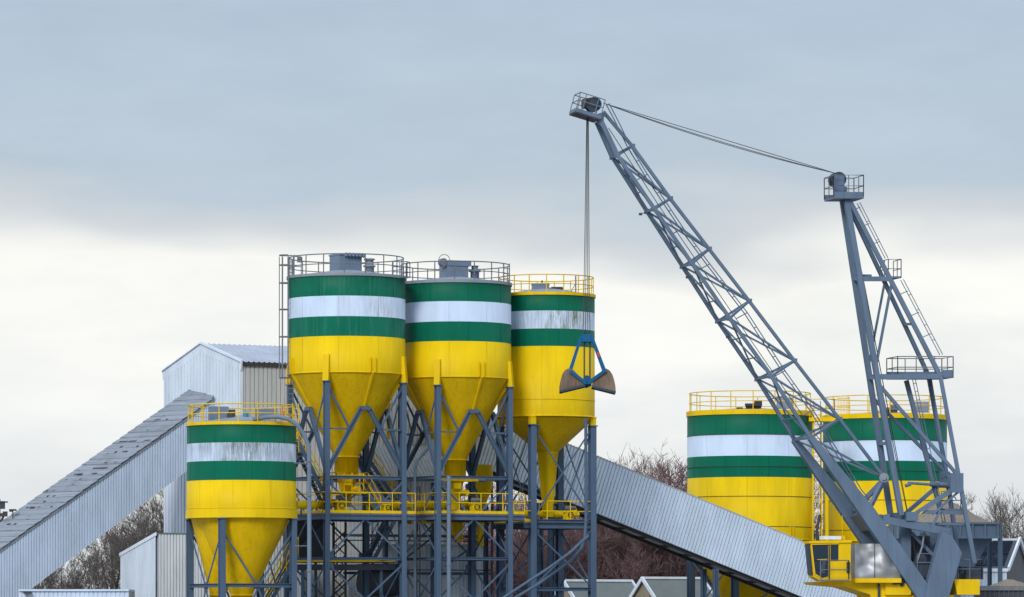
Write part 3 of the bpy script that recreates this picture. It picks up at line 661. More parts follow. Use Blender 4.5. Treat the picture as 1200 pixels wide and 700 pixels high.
for s in (22.0,):
    b = MB(); zt = zr_(s) - hb(s)
    for o in (.3, GWD - .3): b.ibeam(e0 + ax * s + B2 * o, e0 + ax * s + B2 * o + UP * zt, .26, .26, .03, U3)
    b.beam(e0 + ax * s + B2 * .3 + UP * (zt - .3), e0 + ax * s + B2 * (GWD - .3) + UP * (zt - .3), .2, .25); b.beam(e0 + ax * s + B2 * .3 + UP * .6, e0 + ax * s + B2 * (GWD - .3) + UP * (zt - .5), .06, .1)
    b.build('trestle', M['steel'], t)
b = MB(); p = W(15, 597.8, 264.6); b.box(p, .42, .3, .1); b.box(p - V((.12, 0, .05)), .15, .2, .12); b.beam(p - UP * .6, p, .06, .06); b.build('roof_vent', M['dark'], t)

# right gallery
G = W(701, 537, 276); g0 = V((G.x, G.y, 0)); S0_, S1_ = -10.6, 24.0; SR = -.345; HG = 3.48
t = thing('conveyor_gallery', 'pale blue corrugated conveyor gallery sloping down right from behind the silos to the crane', 'conveyor', V((g0 + U3 * S1_)), 'enclosed conveyor galleries')
top = lambda s: G.z + SR * s
b = MB(); b.corr(g0 + N3 * .03, U3, N3, S0_ + .6, S1_, lambda s: top(s), lambda s: max(.3, top(s) - HG), .23, .09, -1.08, groove=.24); b.build('side_wall', M['sheet_blue2'], t)
b = MB(); P8 = []
for s in (S0_, S1_):
    P8 += [g0 + U3 * s + UP * (top(s) - HG - .02), g0 + V3 * 1.9 + U3 * s + UP * (top(s) - HG - .02), g0 + V3 * 1.9 + U3 * s + UP * (top(s) - .03), g0 + U3 * s + UP * (top(s) - .03)]
b.hexa(P8); b.build('frame', M['sheet_grey'], t)
b = MB(); s = S0_; dl = .215
while s < S1_:
    for o, h in ((0, .05), (.09, .05), (.12, .12), (.19, .12)):
        pass
    a, c = s, s + dl
    b.hexa([g0 + N3 * .1 + U3 * a + UP * (top(a)), g0 + N3 * .1 + U3 * (a + .1) + UP * (top(a + .1)), g0 + V3 * 2.0 + U3 * (a + .1) + UP * (top(a + .1)), g0 + V3 * 2.0 + U3 * a + UP * top(a),
            g0 + N3 * .1 + U3 * a + UP * (top(a) + .13), g0 + N3 * .1 + U3 * (a + .1) + UP * (top(a + .1) + .13), g0 + V3 * 2.0 + U3 * (a + .1) + UP * (top(a + .1) + .13), g0 + V3 * 2.0 + U3 * a + UP * (top(a) + .13)])
    s = c
b.hexa([g0 + N3 * .09 + U3 * S0_ + UP * (top(S0_) + .003), g0 + N3 * .09 + U3 * S1_ + UP * (top(S1_) + .003), g0 + V3 * 1.99 + U3 * S1_ + UP * (top(S1_) + .003), g0 + V3 * 1.99 + U3 * S0_ + UP * (top(S0_) + .003)] +
       [g0 + N3 * .09 + U3 * S0_ + UP * (top(S0_) + .06), g0 + N3 * .09 + U3 * S1_ + UP * (top(S1_) + .06), g0 + V3 * 1.99 + U3 * S1_ + UP * (top(S1_) + .06), g0 + V3 * 1.99 + U3 * S0_ + UP * (top(S0_) + .06)])
b.build('roof', M['sheet_grey'], t)
b = MB()
for o in (.12, 1.8):
    b.ibeam(g0 + V3 * o + U3 * S0_ + UP * (top(S0_) - HG - .12), g0 + V3 * o + U3 * S1_ + UP * (top(S1_) - HG - .12), .14, .18, .02)
s = S0_
while s < S1_:
    b.beam(g0 + V3 * .1 + U3 * s + UP * (top(s) - HG - .12), g0 + V3 * 1.8 + U3 * s + UP * (top(s) - HG - .1), .1, .12); s += 1.6
b.build('floor_beam', M['under'], t)
for s in (-3.2, 8.6, 15.5):
    b = MB(); zt = top(s) - HG - .38
    for o in (.2, 1.7): b.ibeam(g0 + V3 * o + U3 * s, g0 + V3 * o + U3 * s + UP * zt, .3, .3, .03, U3)
    b.beam(g0 + V3 * .2 + U3 * s + UP * .5, g0 + V3 * 1.7 + U3 * s + UP * (zt - .4), .06, .1); b.beam(g0 + V3 * 1.7 + U3 * s + UP * .5, g0 + V3 * .2 + U3 * s + UP * (zt - .4), .06, .1)
    b.build('trestle', M['steel'], t)

# sheds
def shed(name, label, p0, pts, depth, mat, roofmat, pitch=.2, trim=None, u=U3, group=None):
    """pts: (s, z) outline of the front wall along u from p0, extruded away from the camera"""
    p0 = V(p0); nn = V((u.y, -u.x, 0)); t = thing(name, label, 'building', V((p0.x, p0.y, 0)), group)
    def top(s):
        for (a, za), (c, zc) in zip(pts[:-1], pts[1:]):
            if a <= s <= c: return za + (zc - za) * (s - a) / max(1e-6, c - a)
        return pts[-1][1]
    b = MB(); L = pts[-1][0]
    b.prism([p0, p0 + u * L] + [p0 + u * s + UP * z for s, z in pts[::-1]], -nn * depth); b.build('frame', M['sheet_grey'], t)
    b = MB(); b.corr(p0 + nn * .03, u, nn, 0, L, top, lambda s: 0, pitch, .04); b.build('front_wall', M[mat], t)
    b = MB()
    for (a, za), (c, zc) in zip(pts[:-1], pts[1:]):
        q = [p0 + u * a + UP * za + nn * .18, p0 + u * c + UP * zc + nn * .18, p0 + u * c + UP * zc - nn * (depth + .1), p0 + u * a + UP * za - nn * (depth + .1)]
        b.hexa([x + UP * .004 for x in q] + [x + UP * .11 for x in q])
    b.build('roof', M[roofmat], t); return t
K2 = W(185, 626.5, 262); k0 = V((K2.x, K2.y, 0)); g2, l2, zlo2, zhi2 = 5.3, 9.5, 8.05, K2.z
t = thing('storage_shed', 'grey corrugated lean-to shed beside the short silo, below the left gallery', 'building', k0)
zf = lambda s: zhi2 + (zlo2 - zhi2) * s / g2
b = MB(); b.prism([k0, k0 + V3 * g2, k0 + V3 * g2 + UP * (zlo2 - .02), k0 + UP * (zhi2 - .02)], U3 * l2); b.build('frame', M['sheet_grey'], t)
b = MB(); b.corr(k0 - U3 * .03, V3, -U3, 0, g2, zf, lambda s: 0, .40, .12, groove=.3); b.build('side_wall', M['sheet_white'], t)
b = MB(); b.corr(k0 + N3 * .03, U3, N3, 0, l2, lambda s: zhi2, lambda s: 0, .2, .09, groove=.36); b.build('front_wall', M['sheet_grey2'], t)
b = MB(); q = [k0 + N3 * .12 - U3 * .12 + UP * zhi2, k0 + N3 * .12 + U3 * l2 + UP * zhi2, k0 + V3 * (g2 + .1) + U3 * l2 + UP * zlo2, k0 + V3 * (g2 + .1) - U3 * .12 + UP * zlo2]
b.hexa(q + [p + UP * .1 for p in q]); b.build('roof', M['galv'], t)
b = MB(); b.beam(k0 - U3 * .16 + N3 * .1 + UP * (zhi2 + .03), k0 - U3 * .16 + V3 * (g2 + .1) + UP * (zlo2 + .03), .06, .2); b.build('barge_board', M['trim'], t)
q = W(22, 700, 250); t = shed('storage_shed', 'low flat shed with pale blue fascia at the lower left under the gallery', (q.x, q.y, 0), [(0, Z(693, 250)), (6.2, Z(693, 250))], 5.0, 'sheet_blue', 'sheet_blue', .25, u=V((1, .02, 0)).normalized())
b = MB(); b.box(W(32, 694.5, 249.7), .42, .3, .14); b.build('lamp', M['dark'], t)
# shed under the silos
q = W(448, 700, 267.6); D = 268
shed('plant_shed', 'pale corrugated shed standing at the back under the tall silos', (q.x, q.y, 0), [(0, Z(640, D)), (7.0, Z(640, D + 2))], 3.0, 'sheet_white', 'sheet_grey', .25)
q = W(425, 700, 266.6)
t = thing('lean_to_roof', 'grey corrugated lean-to against the hall between the first two tall silos', 'building', V((q.x, q.y, 0)))
A = V((q.x, q.y, 0)); b = MB(); zlo, zhi = Z(562, 266.6), Z(523, 269)
for i in range(27):
    a0 = A + U3 * (i * .24); a1 = a0 + U3 * .13
    b.hexa([a0 + UP * zlo, a1 + UP * zlo, a1 + V3 * 2.2 + UP * zhi, a0 + V3 * 2.2 + UP * zhi] + [p + UP * .1 for p in (a0 + UP * zlo, a1 + UP * zlo, a1 + V3 * 2.2 + UP * zhi, a0 + V3 * 2.2 + UP * zhi)])
a0, a1 = A, A + U3 * 6.5; qq = [a0 + UP * zlo, a1 + UP * zlo, a1 + V3 * 2.2 + UP * zhi, a0 + V3 * 2.2 + UP * zhi]; b.hexa([p - UP * .02 for p in qq] + [p + UP * .04 for p in qq])
b.build('roof', M['sheet_grey'], t)
b = MB(); b.corr(A + V3 * 2.0, U3, N3, 0, 6.5, lambda s: zlo + .1, lambda s: 0, .25, .04); b.build('wall', M['sheet_grey2'], t)
# dark belt conveyor under the walkway
a, c = W(343, 665, 258.5), W(458, 665, 262.5); t = thing('belt_conveyor', 'dark belt conveyor crossing low behind the first silo legs', 'conveyor', V((a.x, a.y, 0)))
b = MB(); b.beam(a, c, 1.0, .34); b.build('frame', M['crane_dark'], t)
b = MB(); b.beam(a + UP * .3, c + UP * .3, .9, .08); b.build('belt', M['under'], t)
b = MB(); b.beam(a + UP * .36 + N3 * .5, c + UP * .36 + N3 * .5, .05, .1); b.build('guard', M['yellow_steel'], t)
b = MB()
for s in (.1, .9):
    for o in (-.4, .4): b.beam(V((a.lerp(c, s).x, a.lerp(c, s).y + o, 0)), a.lerp(c, s) + V((0, o, 0)), .14, .14, U3)
b.build('leg', M['steel'], t)
q = W(345, 700, 261.5); t = thing('shaded_wall_box', 'added dark box for the shaded wall under the walkway behind the short silo pipe', 'stand-in', V((q.x, q.y, 0)))  # dark grey box added in place of a wall in shade
b = MB(); c_ = V((q.x, q.y, 0)) + U3 * 1.1 + V3 * .8; zc0, zc1 = Z(657, 262), Z(607, 262); b.box(c_ + UP * ((zc0 + zc1) / 2), 2.2, 1.6, zc1 - zc0, U3); b.build('body', M['slate'], t)
b = MB(); b.box(c_ + UP * (zc1 + .06), 2.4, 1.8, .12, U3); b.build('roof', M['galv'], t)
b = MB()
for i in (-1, 1):
    for j in (-1, 1): b.beam(c_ + U3 * i + V3 * (.7 * j), c_ + U3 * i + V3 * (.7 * j) + UP * zc0, .14, .14, U3)
b.build('leg', M['steel'], t)
q = W(426, 700, 264.6); t = thing('mixer', 'dark drum mixer housing low behind the legs of the caged-ladder silo', 'machine', V((q.x, q.y, 0)))
c_ = V((q.x, q.y, 0)) + U3 * 1.0; b = MB(); b.cyl(c_ - U3 * 1.1 + UP * Z(684, 265), c_ + U3 * 1.1 + UP * Z(684, 265), .8, 24); b.build('drum', M['slate'], t)
b = MB(); b.box(c_ + UP * Z(664, 265), 2.3, 1.2, .3, U3); b.build('cover', M['slate'], t)
b = MB()
for i in (-.8, .8): b.box(c_ + U3 * i + UP * (Z(684, 265) - .9) / 1 * .5, .2, 1.6, Z(684, 265) - .9, U3)
b.build('stand', M['steel'], t)
# lattice bucket elevator
q = W(398, 700, 262); t = thing('bucket_elevator', 'dark lattice lift mast behind the front leg of the caged-ladder silo', 'mast', V((q.x, q.y, 0)))
b = MB(); zt = Z(612, 262)
for dx in (-.35, .35):
    for dy in (-.35, .35): b.beam(V((q.x + dx, q.y + dy, 0)), V((q.x + dx, q.y + dy, zt)), .09, .09, U3)
z = .3
while z < zt - .7:
    for dy in (-.35, .35): b.beam(V((q.x - .35, q.y + dy, z)), V((q.x + .35, q.y + dy, z + .7)), .06, .06); b.beam(V((q.x + .35, q.y + dy, z)), V((q.x - .35, q.y + dy, z + .7)), .06, .06)
    z += .7
b.build('lattice', M['dark'], t)

q = W(440, 700, 267); t = thing('pipe_rack', 'dark steel pipe rack with cable trays behind the walkways of the tall silos', 'frame', V((q.x, q.y, 0)))
r0_ = V((X(392, 265), 265.0, 0)); b = MB()
for i, sx_ in enumerate((3.4, 6.6, 10.2)): b.ibeam(r0_ + U3 * sx_, r0_ + U3 * sx_ + UP * (Z(565, 267) if i % 2 else Z(590, 267)), .24, .24, .03, U3)
b.build('column', M['steel'], t)
b = MB()
for zy, o in ((562, 0), (628, .1), (672, 0)):
    b.beam(r0_ + U3 * .6 + V3 * o + UP * Z(zy, 267), r0_ + U3 * 10.6 + V3 * o + UP * Z(zy, 267), .14, .16)
b.build('crossbeam', M['steel'], t)
b = MB()
for i, (a1, a2, y1, y2) in enumerate(((3.4, 6.6, 562, 628), (6.6, 3.4, 628, 672), (6.6, 10.2, 562, 628), (10.2, 6.6, 628, 672))):
    b.beam(r0_ + U3 * a1 - V3 * .15 + UP * Z(y1, 267), r0_ + U3 * a2 - V3 * .15 + UP * Z(y2, 267), .05, .1)
b.build('brace', M['steel'], t)
b = MB()
for zy in (634, 668): b.beam(r0_ + U3 * .4 - V3 * .3 + UP * Z(zy, 267), r0_ + U3 * 10.4 - V3 * .3 + UP * Z(zy, 267), .3, .06)
b.build('cable_tray', M['dark'], t)
b = MB()
for i, (sx_, y0, y1) in enumerate(((2.3, 560, 700), (5.3, 570, 720), (5.5, 570, 720), (7.4, 600, 720), (9.3, 560, 700))): b.tube([r0_ + U3 * sx_ - V3 * .4 + UP * Z(y1, 267), r0_ + U3 * sx_ - V3 * .4 + UP * Z(y0, 267)], .05, 6)
b.build('conduit', M['galv'], t)
screw('yellow screw conveyor tube slung under the second walkway', W(480, 610.5, 264.5), W(541, 610.5, 267.5), .17)
q = W(536, 636, 266.5); t = thing('chute', 'yellow framed chute hanging under the second walkway', 'chute', V((q.x, q.y, q.z)))
b = MB()
for dx in (-.3, 0, .3): b.beam(q + V((dx, -.3, 0)), q + V((dx, -.3, 1.2)), .08, .08, V((1, 0, 0)))
for zq in (.1, .6, 1.1): b.beam(q + V((-.34, -.3, zq)), q + V((.34, -.3, zq)), .07, .07)
b.build('frame', M['yellow_steel'], t)
b = MB(); b.rev([(.28, 1.25), (.28, .5), (.14, .1)], q, 20); b.build('hopper', M['yellow'], t)
for px_, lab in ((454.5, 'yellow vent pipe hanging between the first and second tall silo cones'), (505.5, 'yellow vent pipe beside the left edge of the second silo cone')):
    p0_, p1_ = W(px_, 514, 265.6), W(px_, 478, 265.6); b = MB(); b.tube([p0_, p1_, p1_ + V((.1, .3, .25))], .11, 10); b.cyl(p0_ - UP * .04, p0_ + UP * .04, .15, 10); o = b.build('vent_pipe', M['yellow'], None, tuple(p0_)); tag(o, lab, 'pipe', 'yellow vent pipes')

# small gabled houses behind
def house(label, apex, length, hw, rise, D):
    a = W(apex[0], apex[1], D); base = V((a.x, a.y, 0)); zr = a.z; ze = zr - rise
    t = thing('gabled_shed', label, 'building', base, 'small gabled sheds behind the gallery')
    n0, n1 = base + N3 * hw, base + V3 * hw
    b = MB(); b.prism([n0, n1, n1 + UP * ze, base + UP * (zr - .05), n0 + UP * ze], U3 * length); b.build('wall', M['brickish'], t)
    b = MB()
    for e in (n0 + N3 * .25, n1 + V3 * .25):
        zz_ = ze - rise * .25 / hw
        q = [e + UP * zz_ - U3 * .15, e + UP * zz_ + U3 * (length + .15), base + UP * zr + U3 * (length + .15), base + UP * zr - U3 * .15]
        b.hexa(q + [p + UP * .09 for p in q])
    b.build('roof', M['rooffelt'], t)
    b = MB()
    for x in (-.2, length + .2):
        for e in (n0 + N3 * .28, n1 + V3 * .28): b.beam(e + UP * (ze - rise * .28 / hw + .1) + U3 * x, base + UP * (zr + .1) + U3 * x, .1, .26)
    b.beam(base + UP * (zr + .13) - U3 * .2, base + UP * (zr + .13) + U3 * (length + .2), .3, .16)
    b.build('barge_board', M['trim'], t)
    b = MB()
    for i in range(5): b.beam(base - U3 * .06 + V3 * (-hw + .4 + i * (2 * hw - .8) / 4), base - U3 * .06 + V3 * (-hw + .4 + i * (2 * hw - .8) / 4) + UP * (ze + rise * .3), .05, .06, U3)
    b.build('batten', M['brickish'], t)
house('small gabled shed at the bottom, partly behind the mossy silo right leg', (663, 682.5), 5.0, 1.9, 1.5, 305)
house('small gabled shed with beige gable, right of its twin, under the sloping gallery', (755.5, 679.5), 4.4, 1.9, 1.5, 303)

# right: solar roofed building
D = 305; e = W(1180, 668.5, D); uu = V((-.955, .297, 0)); gg = V((.297, .955, 0)); hw = 4.0; LN = 9.0
ap = W(1200.5, 634, D + 3.8); base = V((e.x, e.y, 0)); ze, zr = e.z, ap.z
t = thing('solar_roof_house', 'dark grey gabled building with solar panels and white trim at the right edge', 'building', base)
b = MB(); b.prism([base, base + gg * 2 * hw, base + gg * 2 * hw + UP * ze, base + gg * hw + UP * (zr - .04), base + UP * ze], uu * LN); b.build('gable_wall', M['slate'], t)
b = MB(); b.corr(base - gg * .03, uu, -gg, 0, LN, lambda s: ze - .05, lambda s: 0, .3, .05); b.build('front_wall', M['sheet_blue'], t)
b = MB()
for g in (0, 2 * hw):
    q = [base + gg * g + UP * ze - uu * .1, base + gg * g + UP * ze + uu * LN, base + gg * hw + UP * zr + uu * LN, base + gg * hw + UP * zr - uu * .1]
    b.hexa(q + [p + UP * .08 for p in q])
b.build('roof', M['slate'], t)
b = MB(); q = [base + gg * .4 + UP * (ze + .4 * (zr - ze) / hw + .1) + uu * .3, base + gg * .4 + UP * (ze + .4 * (zr - ze) / hw + .1) + uu * (LN - .3), base + gg * (hw - .3) + UP * (zr - .3 * (zr - ze) / hw + .1) + uu * (LN - .3), base + gg * (hw - .3) + UP * (zr - .3 * (zr - ze) / hw + .1) + uu * .3]
b.hexa(q + [p + UP * .05 for p in q]); o = b.build('solar_array', M['solar'], t)
b = MB()
for i in range(1, 6): x = q[0].lerp(q[1], i / 6); y = q[3].lerp(q[2], i / 6); b.beam(x + UP * .07, y + UP * .07, .05, .03)
b.beam(q[0].lerp(q[3], .5) + UP * .07, q[1].lerp(q[2], .5) + UP * .07, .04, .03); b.build('panel_frame', M['crane_dark'], o)
b = MB(); b.beam(base - gg * .1 + UP * (ze + .02) - uu * .1, base - gg * .1 + UP * (ze + .02) + uu * LN, .2, .22); b.beam(base - uu * .14 + UP * (ze + .1) - gg * .1, base - uu * .14 + gg * hw + UP * (zr + .15), .14, .3); b.beam(base - uu * .14 + gg * 2 * hw + UP * (ze + .1), base - uu * .14 + gg * hw + UP * (zr + .15), .14, .3)
b.beam(base + gg * hw + UP * (zr + .1), base + gg * hw + uu * LN + UP * (zr + .1), .2, .14); b.build('trim', M['trim'], t)

# gravel hopper behind the crane
def heap(b, c, rx, ry, h, seed, n=40, m=14, ax=U3):
    rings = []; ay = UP.cross(ax)
    for i in range(m + 1):
        f = i / m; rr = []
        for j in range(n):
            a = 2 * math.pi * j / n; px, py = math.cos(a) * rx * f, math.sin(a) * ry * f
            z = h * (1 - f) ** .82 * (1 if f > .12 else .97) + .16 * mnoise.noise(V((px * .8 + seed, py * .8, 0))) * min(1, (1 - f) * 4) + .05 * mnoise.noise(V((px * 3 + seed, py * 3, 2)))
            rr.append(c + ax * px + ay * py + UP * z)
        rings.append(rr)
    b.grid(rings, 0, True)
D = 268; hl, hr = X(1050, D - 3), X(1171, D - 3); hc = V(((hl + hr) / 2, D, 0)); hwid = (hr - hl) / 2; zt, zm, zb = Z(613.5, D - 3), Z(630, D - 3), Z(690, D - 3)
t = thing('gravel_hopper', 'large grey steel hopper behind the crane heaped with brown gravel', 'hopper', hc)
b = MB(); ax1 = V((1, 0, 0)); rings = []
for zz_, s in ((zt, 1.0), (zm, 1.0), (zm - .002, .86), (zb, .34), (zb - 1.0, .3)):
    rings.append([hc + V((i * hwid * s, j * 3.0 * s, zz_)) for i, j in ((-1, -1), (1, -1), (1, 1), (-1, 1))])
b.grid(rings)
b.build('body', M['crane'], t)
b = MB()
for i in range(9):
    x = -hwid + .1 + i * (2 * hwid - .2) / 8; b.beam(hc + V((x, -3.06, zm)), hc + V((x, -3.06, zt)), .1, .12, V((1, 0, 0)))
b.beam(hc + V((-hwid, -3.04, zt)), hc + V((hwid, -3.04, zt)), .2, .12); b.beam(hc + V((-hwid, -3.04, zm)), hc + V((hwid, -3.04, zm)), .2, .12); b.build('rib', M['crane'], t)
for i in (-1, 1):
    for j in (-1, 1):
        b = MB(); p = hc + V((i * (hwid + .06), j * 2.9, 0)); b.ibeam(p, p + UP * (zt - .05), .26, .26, .03, V((1, 0, 0))); b.build('leg', M['crane'], t)
b = MB(); heap(b, hc + V((.1, 0, zt - .12)), hwid - .02, 2.9, Z(586, D) - zt + .1, 3.0, ax=V((1, 0, 0))); o = b.build('gravel_heap', M['gravel'], None, tuple(hc + V((0, 0, zt))))
tag(o, 'brown gravel heap piled above the rim of the big grey hopper', 'gravel')
D = 256; c = W(1181, 700, D); t = thing('gravel_bin', 'dark ribbed bin with pale rim in the lower right corner', 'bin', V((c.x, c.y, 0)))
zr_ = Z(687, D - 1.5); b = MB(); b.box(V((c.x, c.y, zr_ / 2 - .1)), 3.6, 3.0, zr_ - .25, V((1, 0, 0)))
for i in range(14): b.beam(V((c.x - 1.75 + i * .27, c.y - 1.55, 0)), V((c.x - 1.75 + i * .27, c.y - 1.55, zr_ - .3)), .09, .1, V((1, 0, 0)))
b.build('body', M['slate'], t)
b = MB()
for dy in (-1.55, 1.55): b.beam(V((c.x - 1.9, c.y + dy, zr_ - .12)), V((c.x + 1.9, c.y + dy, zr_ - .12)), .2, .26)
for dx in (-1.8, 1.8): b.beam(V((c.x + dx, c.y - 1.44, zr_ - .12)), V((c.x + dx, c.y + 1.44, zr_ - .12)), .2, .26)
b.build('rim', M['galv'], t)
b = MB(); heap(b, V((c.x, c.y, zr_ - .2)), 1.6, 1.35, .62, 9.0, 28, 8); o = b.build('gravel_heap', M['gravel'], None, (c.x, c.y, zr_ - .1)); tag(o, 'small gravel heap in the dark bin in the lower right corner', 'gravel')

# lamp mast at the far left
p = W(-2, 700, 285); t = thing('floodlight_mast', 'dark floodlight mast cut off by the left picture edge', 'lamp', V((p.x, p.y, 0)))
b = MB(); b.tube([V((p.x, p.y, 0)), V((p.x, p.y, Z(585, 285)))], .14, 10); b.tube([W(-6, 628, 285), W(5, 603, 285)], .08, 6); b.build('pole', M['dark'], t)
b = MB(); b.box(W(1, 592, 285), .5, .4, .5); b.box(W(2.5, 588.5, 285), .7, .5, .08); b.build('floodlight', M['crane_dark'], t)
b = MB(); b.box(W(4, 603.5, 285), .5, .3, .22); b.box(W(6, 601, 285), .3, .2, .16); b.build('camera_box', M['dark'], t)

# ------------------------------------------------------------------ crane
CPSI = R(13); CU = V((math.cos(CPSI), math.sin(CPSI), 0)); CN = V((math.sin(CPSI), -math.cos(CPSI), 0))
CD = 250.0; CX = X(1050, CD)
def CP(px, py, off=0.0):
    x0 = CX + CN.x * off; y0 = CD + CN.y * off; k = (px - 600) / F
    t = (k * y0 - x0) / (CU.x - CU.y * k); y = y0 + CU.y * t
    return V((x0 + CU.x * t, y, Z(py, y)))
BASE = CP(1075, 700); BASE.z = 0
crane = thing('harbour_crane', 'tall grey-blue luffing harbour crane with lattice boom and yellow cab', 'crane', BASE)
BT = [(707, 131), (741, 171.5), (785.5, 233), (831, 292), (878, 353), (931, 423), (984, 491.5), (1036, 560)]
BL = [(704, 141, .45), (723.5, 182, .55), (767, 245, .8), (811, 309, 1.0), (855, 373, 1.2), (904, 441, 1.4), (950, 513, 1.55)]
T = [CP(*p) for p in BT]; LN_ = [CP(x, y, w) for x, y, w in BL]; LF = [p - CN * (2 * w) for p, (x, y, w) in zip(LN_, BL)]
boom = MB()
for a, c in zip(T[:-1], T[1:]): boom.beam(a, c, .165, .165)
for ch in (LN_, LF):
    for i, (a, c) in enumerate(zip(ch[:-1], ch[1:])): boom.beam(a, c, .165, .2 if i else .25)
boom = boom.build('boom_chord', M['crane'], crane)
b = MB()
for i in range(1, 7):
    for ch in (LN_, LF):
        b.beam(T[i], ch[i], .10, .12)
        b.beam(ch[i], T[i + 1], .085, .105)
    b.beam(LN_[i], LF[i], .12, .13)
    if i < 6:
        for m_ in (.33, .67): b.beam(LN_[i].lerp(LN_[i + 1], m_), LF[i].lerp(LF[i + 1], m_), .06, .06)
    if i < 6: b.beam(LN_[i], LF[i + 1], .07, .08); b.beam(LF[i], LN_[i + 1], .07, .08)
    for ch in (LN_, LF): b.box(ch[i], .34, .06, .3, CU)
    b.box(T[i], .32, .06, .28, CU)
b.build('boom_lattice', M['crane'], crane)
# ladder on the boom
b = MB(); lp = [CP(x, y, .1) for x, y in ((712, 122), (722, 141), (737, 172), (757, 205), (799, 268), (830, 310), (874, 367), (918, 435), (951, 481), (1008, 575), (1022, 592))]
for a, c in zip(lp[:-1], lp[1:]): b.ladder(a, c, CN, .9, .034, w=.6)
for i in range(2, 9):
    b.tube([lp[i] + CN * .25, lp[i] + CN * .25 - V((.7, .1, -.0)) * .9 - UP * .35], .03, 5)
b.build('boom_ladder', M['crane'], crane)
# box legs of the boom and the rear arm
foot = [(950, 513, .34), (1016, 601, .86), (1093, 712, .95)]
for sgn in (1, -1):
    b = MB(); q = []
    for x, y, h in foot:
        p = CP(x, y, 1.6); q.append(p if sgn > 0 else p - CN * 3.2)
    b.beam(q[0], q[1], .36, foot[0][2], CN.cross(q[1] - q[0]), 0, .5, foot[1][2])
    b.beam(q[1], q[2], .5, foot[1][2], CN.cross(q[2] - q[1]), 0, .5, foot[2][2])
    b.build('boom_leg', M['crane'], crane)
    # rear arm plate
    b = MB(); pl = [(1104, 623), (1115.5, 628), (1127.5, 648), (1110, 706), (1106, 716), (1086, 716), (1084, 700), (1088, 680)]
    pts = [CP(x, y, 1.95) for x, y in pl]
    if sgn < 0: pts = [p - CN * 3.4 for p in pts]
    b.prism(pts, -CN * .5); b.build('rear_arm', M['crane'], crane)
b = MB(); q = [CP(1009, 601, 1.34), CP(1025, 621, 1.34), CP(1009, 623, -1.34), CP(996, 606, -1.34)]; e_ = V((.55, .1, .45))
b.hexa(q + [p + e_ for p in q]); b.beam(CP(1050, 655, 1.34), CP(1050, 655, -1.34), .5, .5, CU); b.build('torsion_box', M['galv'], crane)  # greyer, paler than the crane paint: reflected light put into the colour
b = MB()
for o in (1.2, -1.2):
    b.beam(CP(1036, 562), CP(1018, 597, 1.5) - (CN * (1.5 - o) if o < 0 else V((0, 0, 0))), .22, .26)
b.build('boom_strut', M['crane'], crane)
b = MB(); b.cyl(CP(1036, 560, .55), CP(1036, 560, -.55), .14, 12); b.cyl(CP(1036, 560, .35), CP(1036, 560, .45), .27, 18); b.build('boom_pin', M['roofgrey'], crane)
b = MB()
for x, y in ((757, 249), (812, 323), (859, 393)):
    p = CP(x, y, 1.0); b.beam(p, p - V((.26, 0, .06)), .04, .04); b.box(p - V((.3, 0, .1)), .17, .14, .13, CU)
b.build('boom_lamp', M['crane_dark'], crane)
b = MB()
for o in (.5, .62): b.tube([CP(713, 150, o), CP(770, 238, o), CP(860, 370, o), CP(953, 505, o), CP(1010, 583, o)], .022, 4)
b.build('boom_cable', M['rope'], crane)
# boom head platform
hd = (CP(702, 139) - CP(668.5, 128.5)).normalized(); hu = hd.cross(CN); hu = hu if hu.z > 0 else -hu
A = CP(674.5, 129.5, .7); Bq = CP(703.5, 138.5, .7)
b = MB(); wd = CN * 1.4
b.hexa([A - hu * .12, Bq - hu * .12, Bq - wd - hu * .12, A - wd - hu * .12, A + hu * .0, Bq, Bq - wd, A - wd])
for p, q in ((A, Bq), (A - wd, Bq - wd), (A, A - wd)): b.beam(p + hu * .05, q + hu * .05, .03, .2, hu, 1)
b.build('head_platform', [M['crane_dark'], M['crane']], crane)  # plate coloured darker than the fascia to paint in its underside shade
b = MB()
for off in (V((0, 0, 0)), -wd):
    for h in (1.05, .6): b.tube([A + off + hu * h, Bq + off + hu * h], .028, 5)
    for s in (0, .25, .75, 1): p = A.lerp(Bq, s) + off; b.tube([p, p + hu * 1.05], .028, 5)
for h in (1.05, .6): b.tube([A + hu * h, A - wd + hu * h], .028, 5)
b.build('head_railing', M['galv'], crane)
shv = CP(695, 123)
for o in (-.3, .3):
    b = MB(); q = shv + CN * o; b.cyl(q - CN * .07, q + CN * .07, .40, 22); b.cyl(q - CN * .12, q + CN * .12, .14, 12); b.build('sheave', M['grabblue'], crane)
b = MB(); b.box(CP(686.5, 121.5), .3, .9, .5, CU); b.beam(CP(690, 129, .5), CP(698, 122, .5), .08, .5); b.box(CP(696, 122, .5), .5, .06, .7, CU); b.build('sheave_bracket', M['crane_dark'], crane)
b = MB()
for o in (-.4, .4): b.beam(CP(699, 137, o), CP(709, 134, o * .4), .1, .26); b.beam(CP(699, 138, o), CP(706, 146, o), .1, .3)
b.beam(CP(706, 139, -.45), CP(706, 139, .45), .16, .3); b.build('head_bracket', M['crane'], crane)
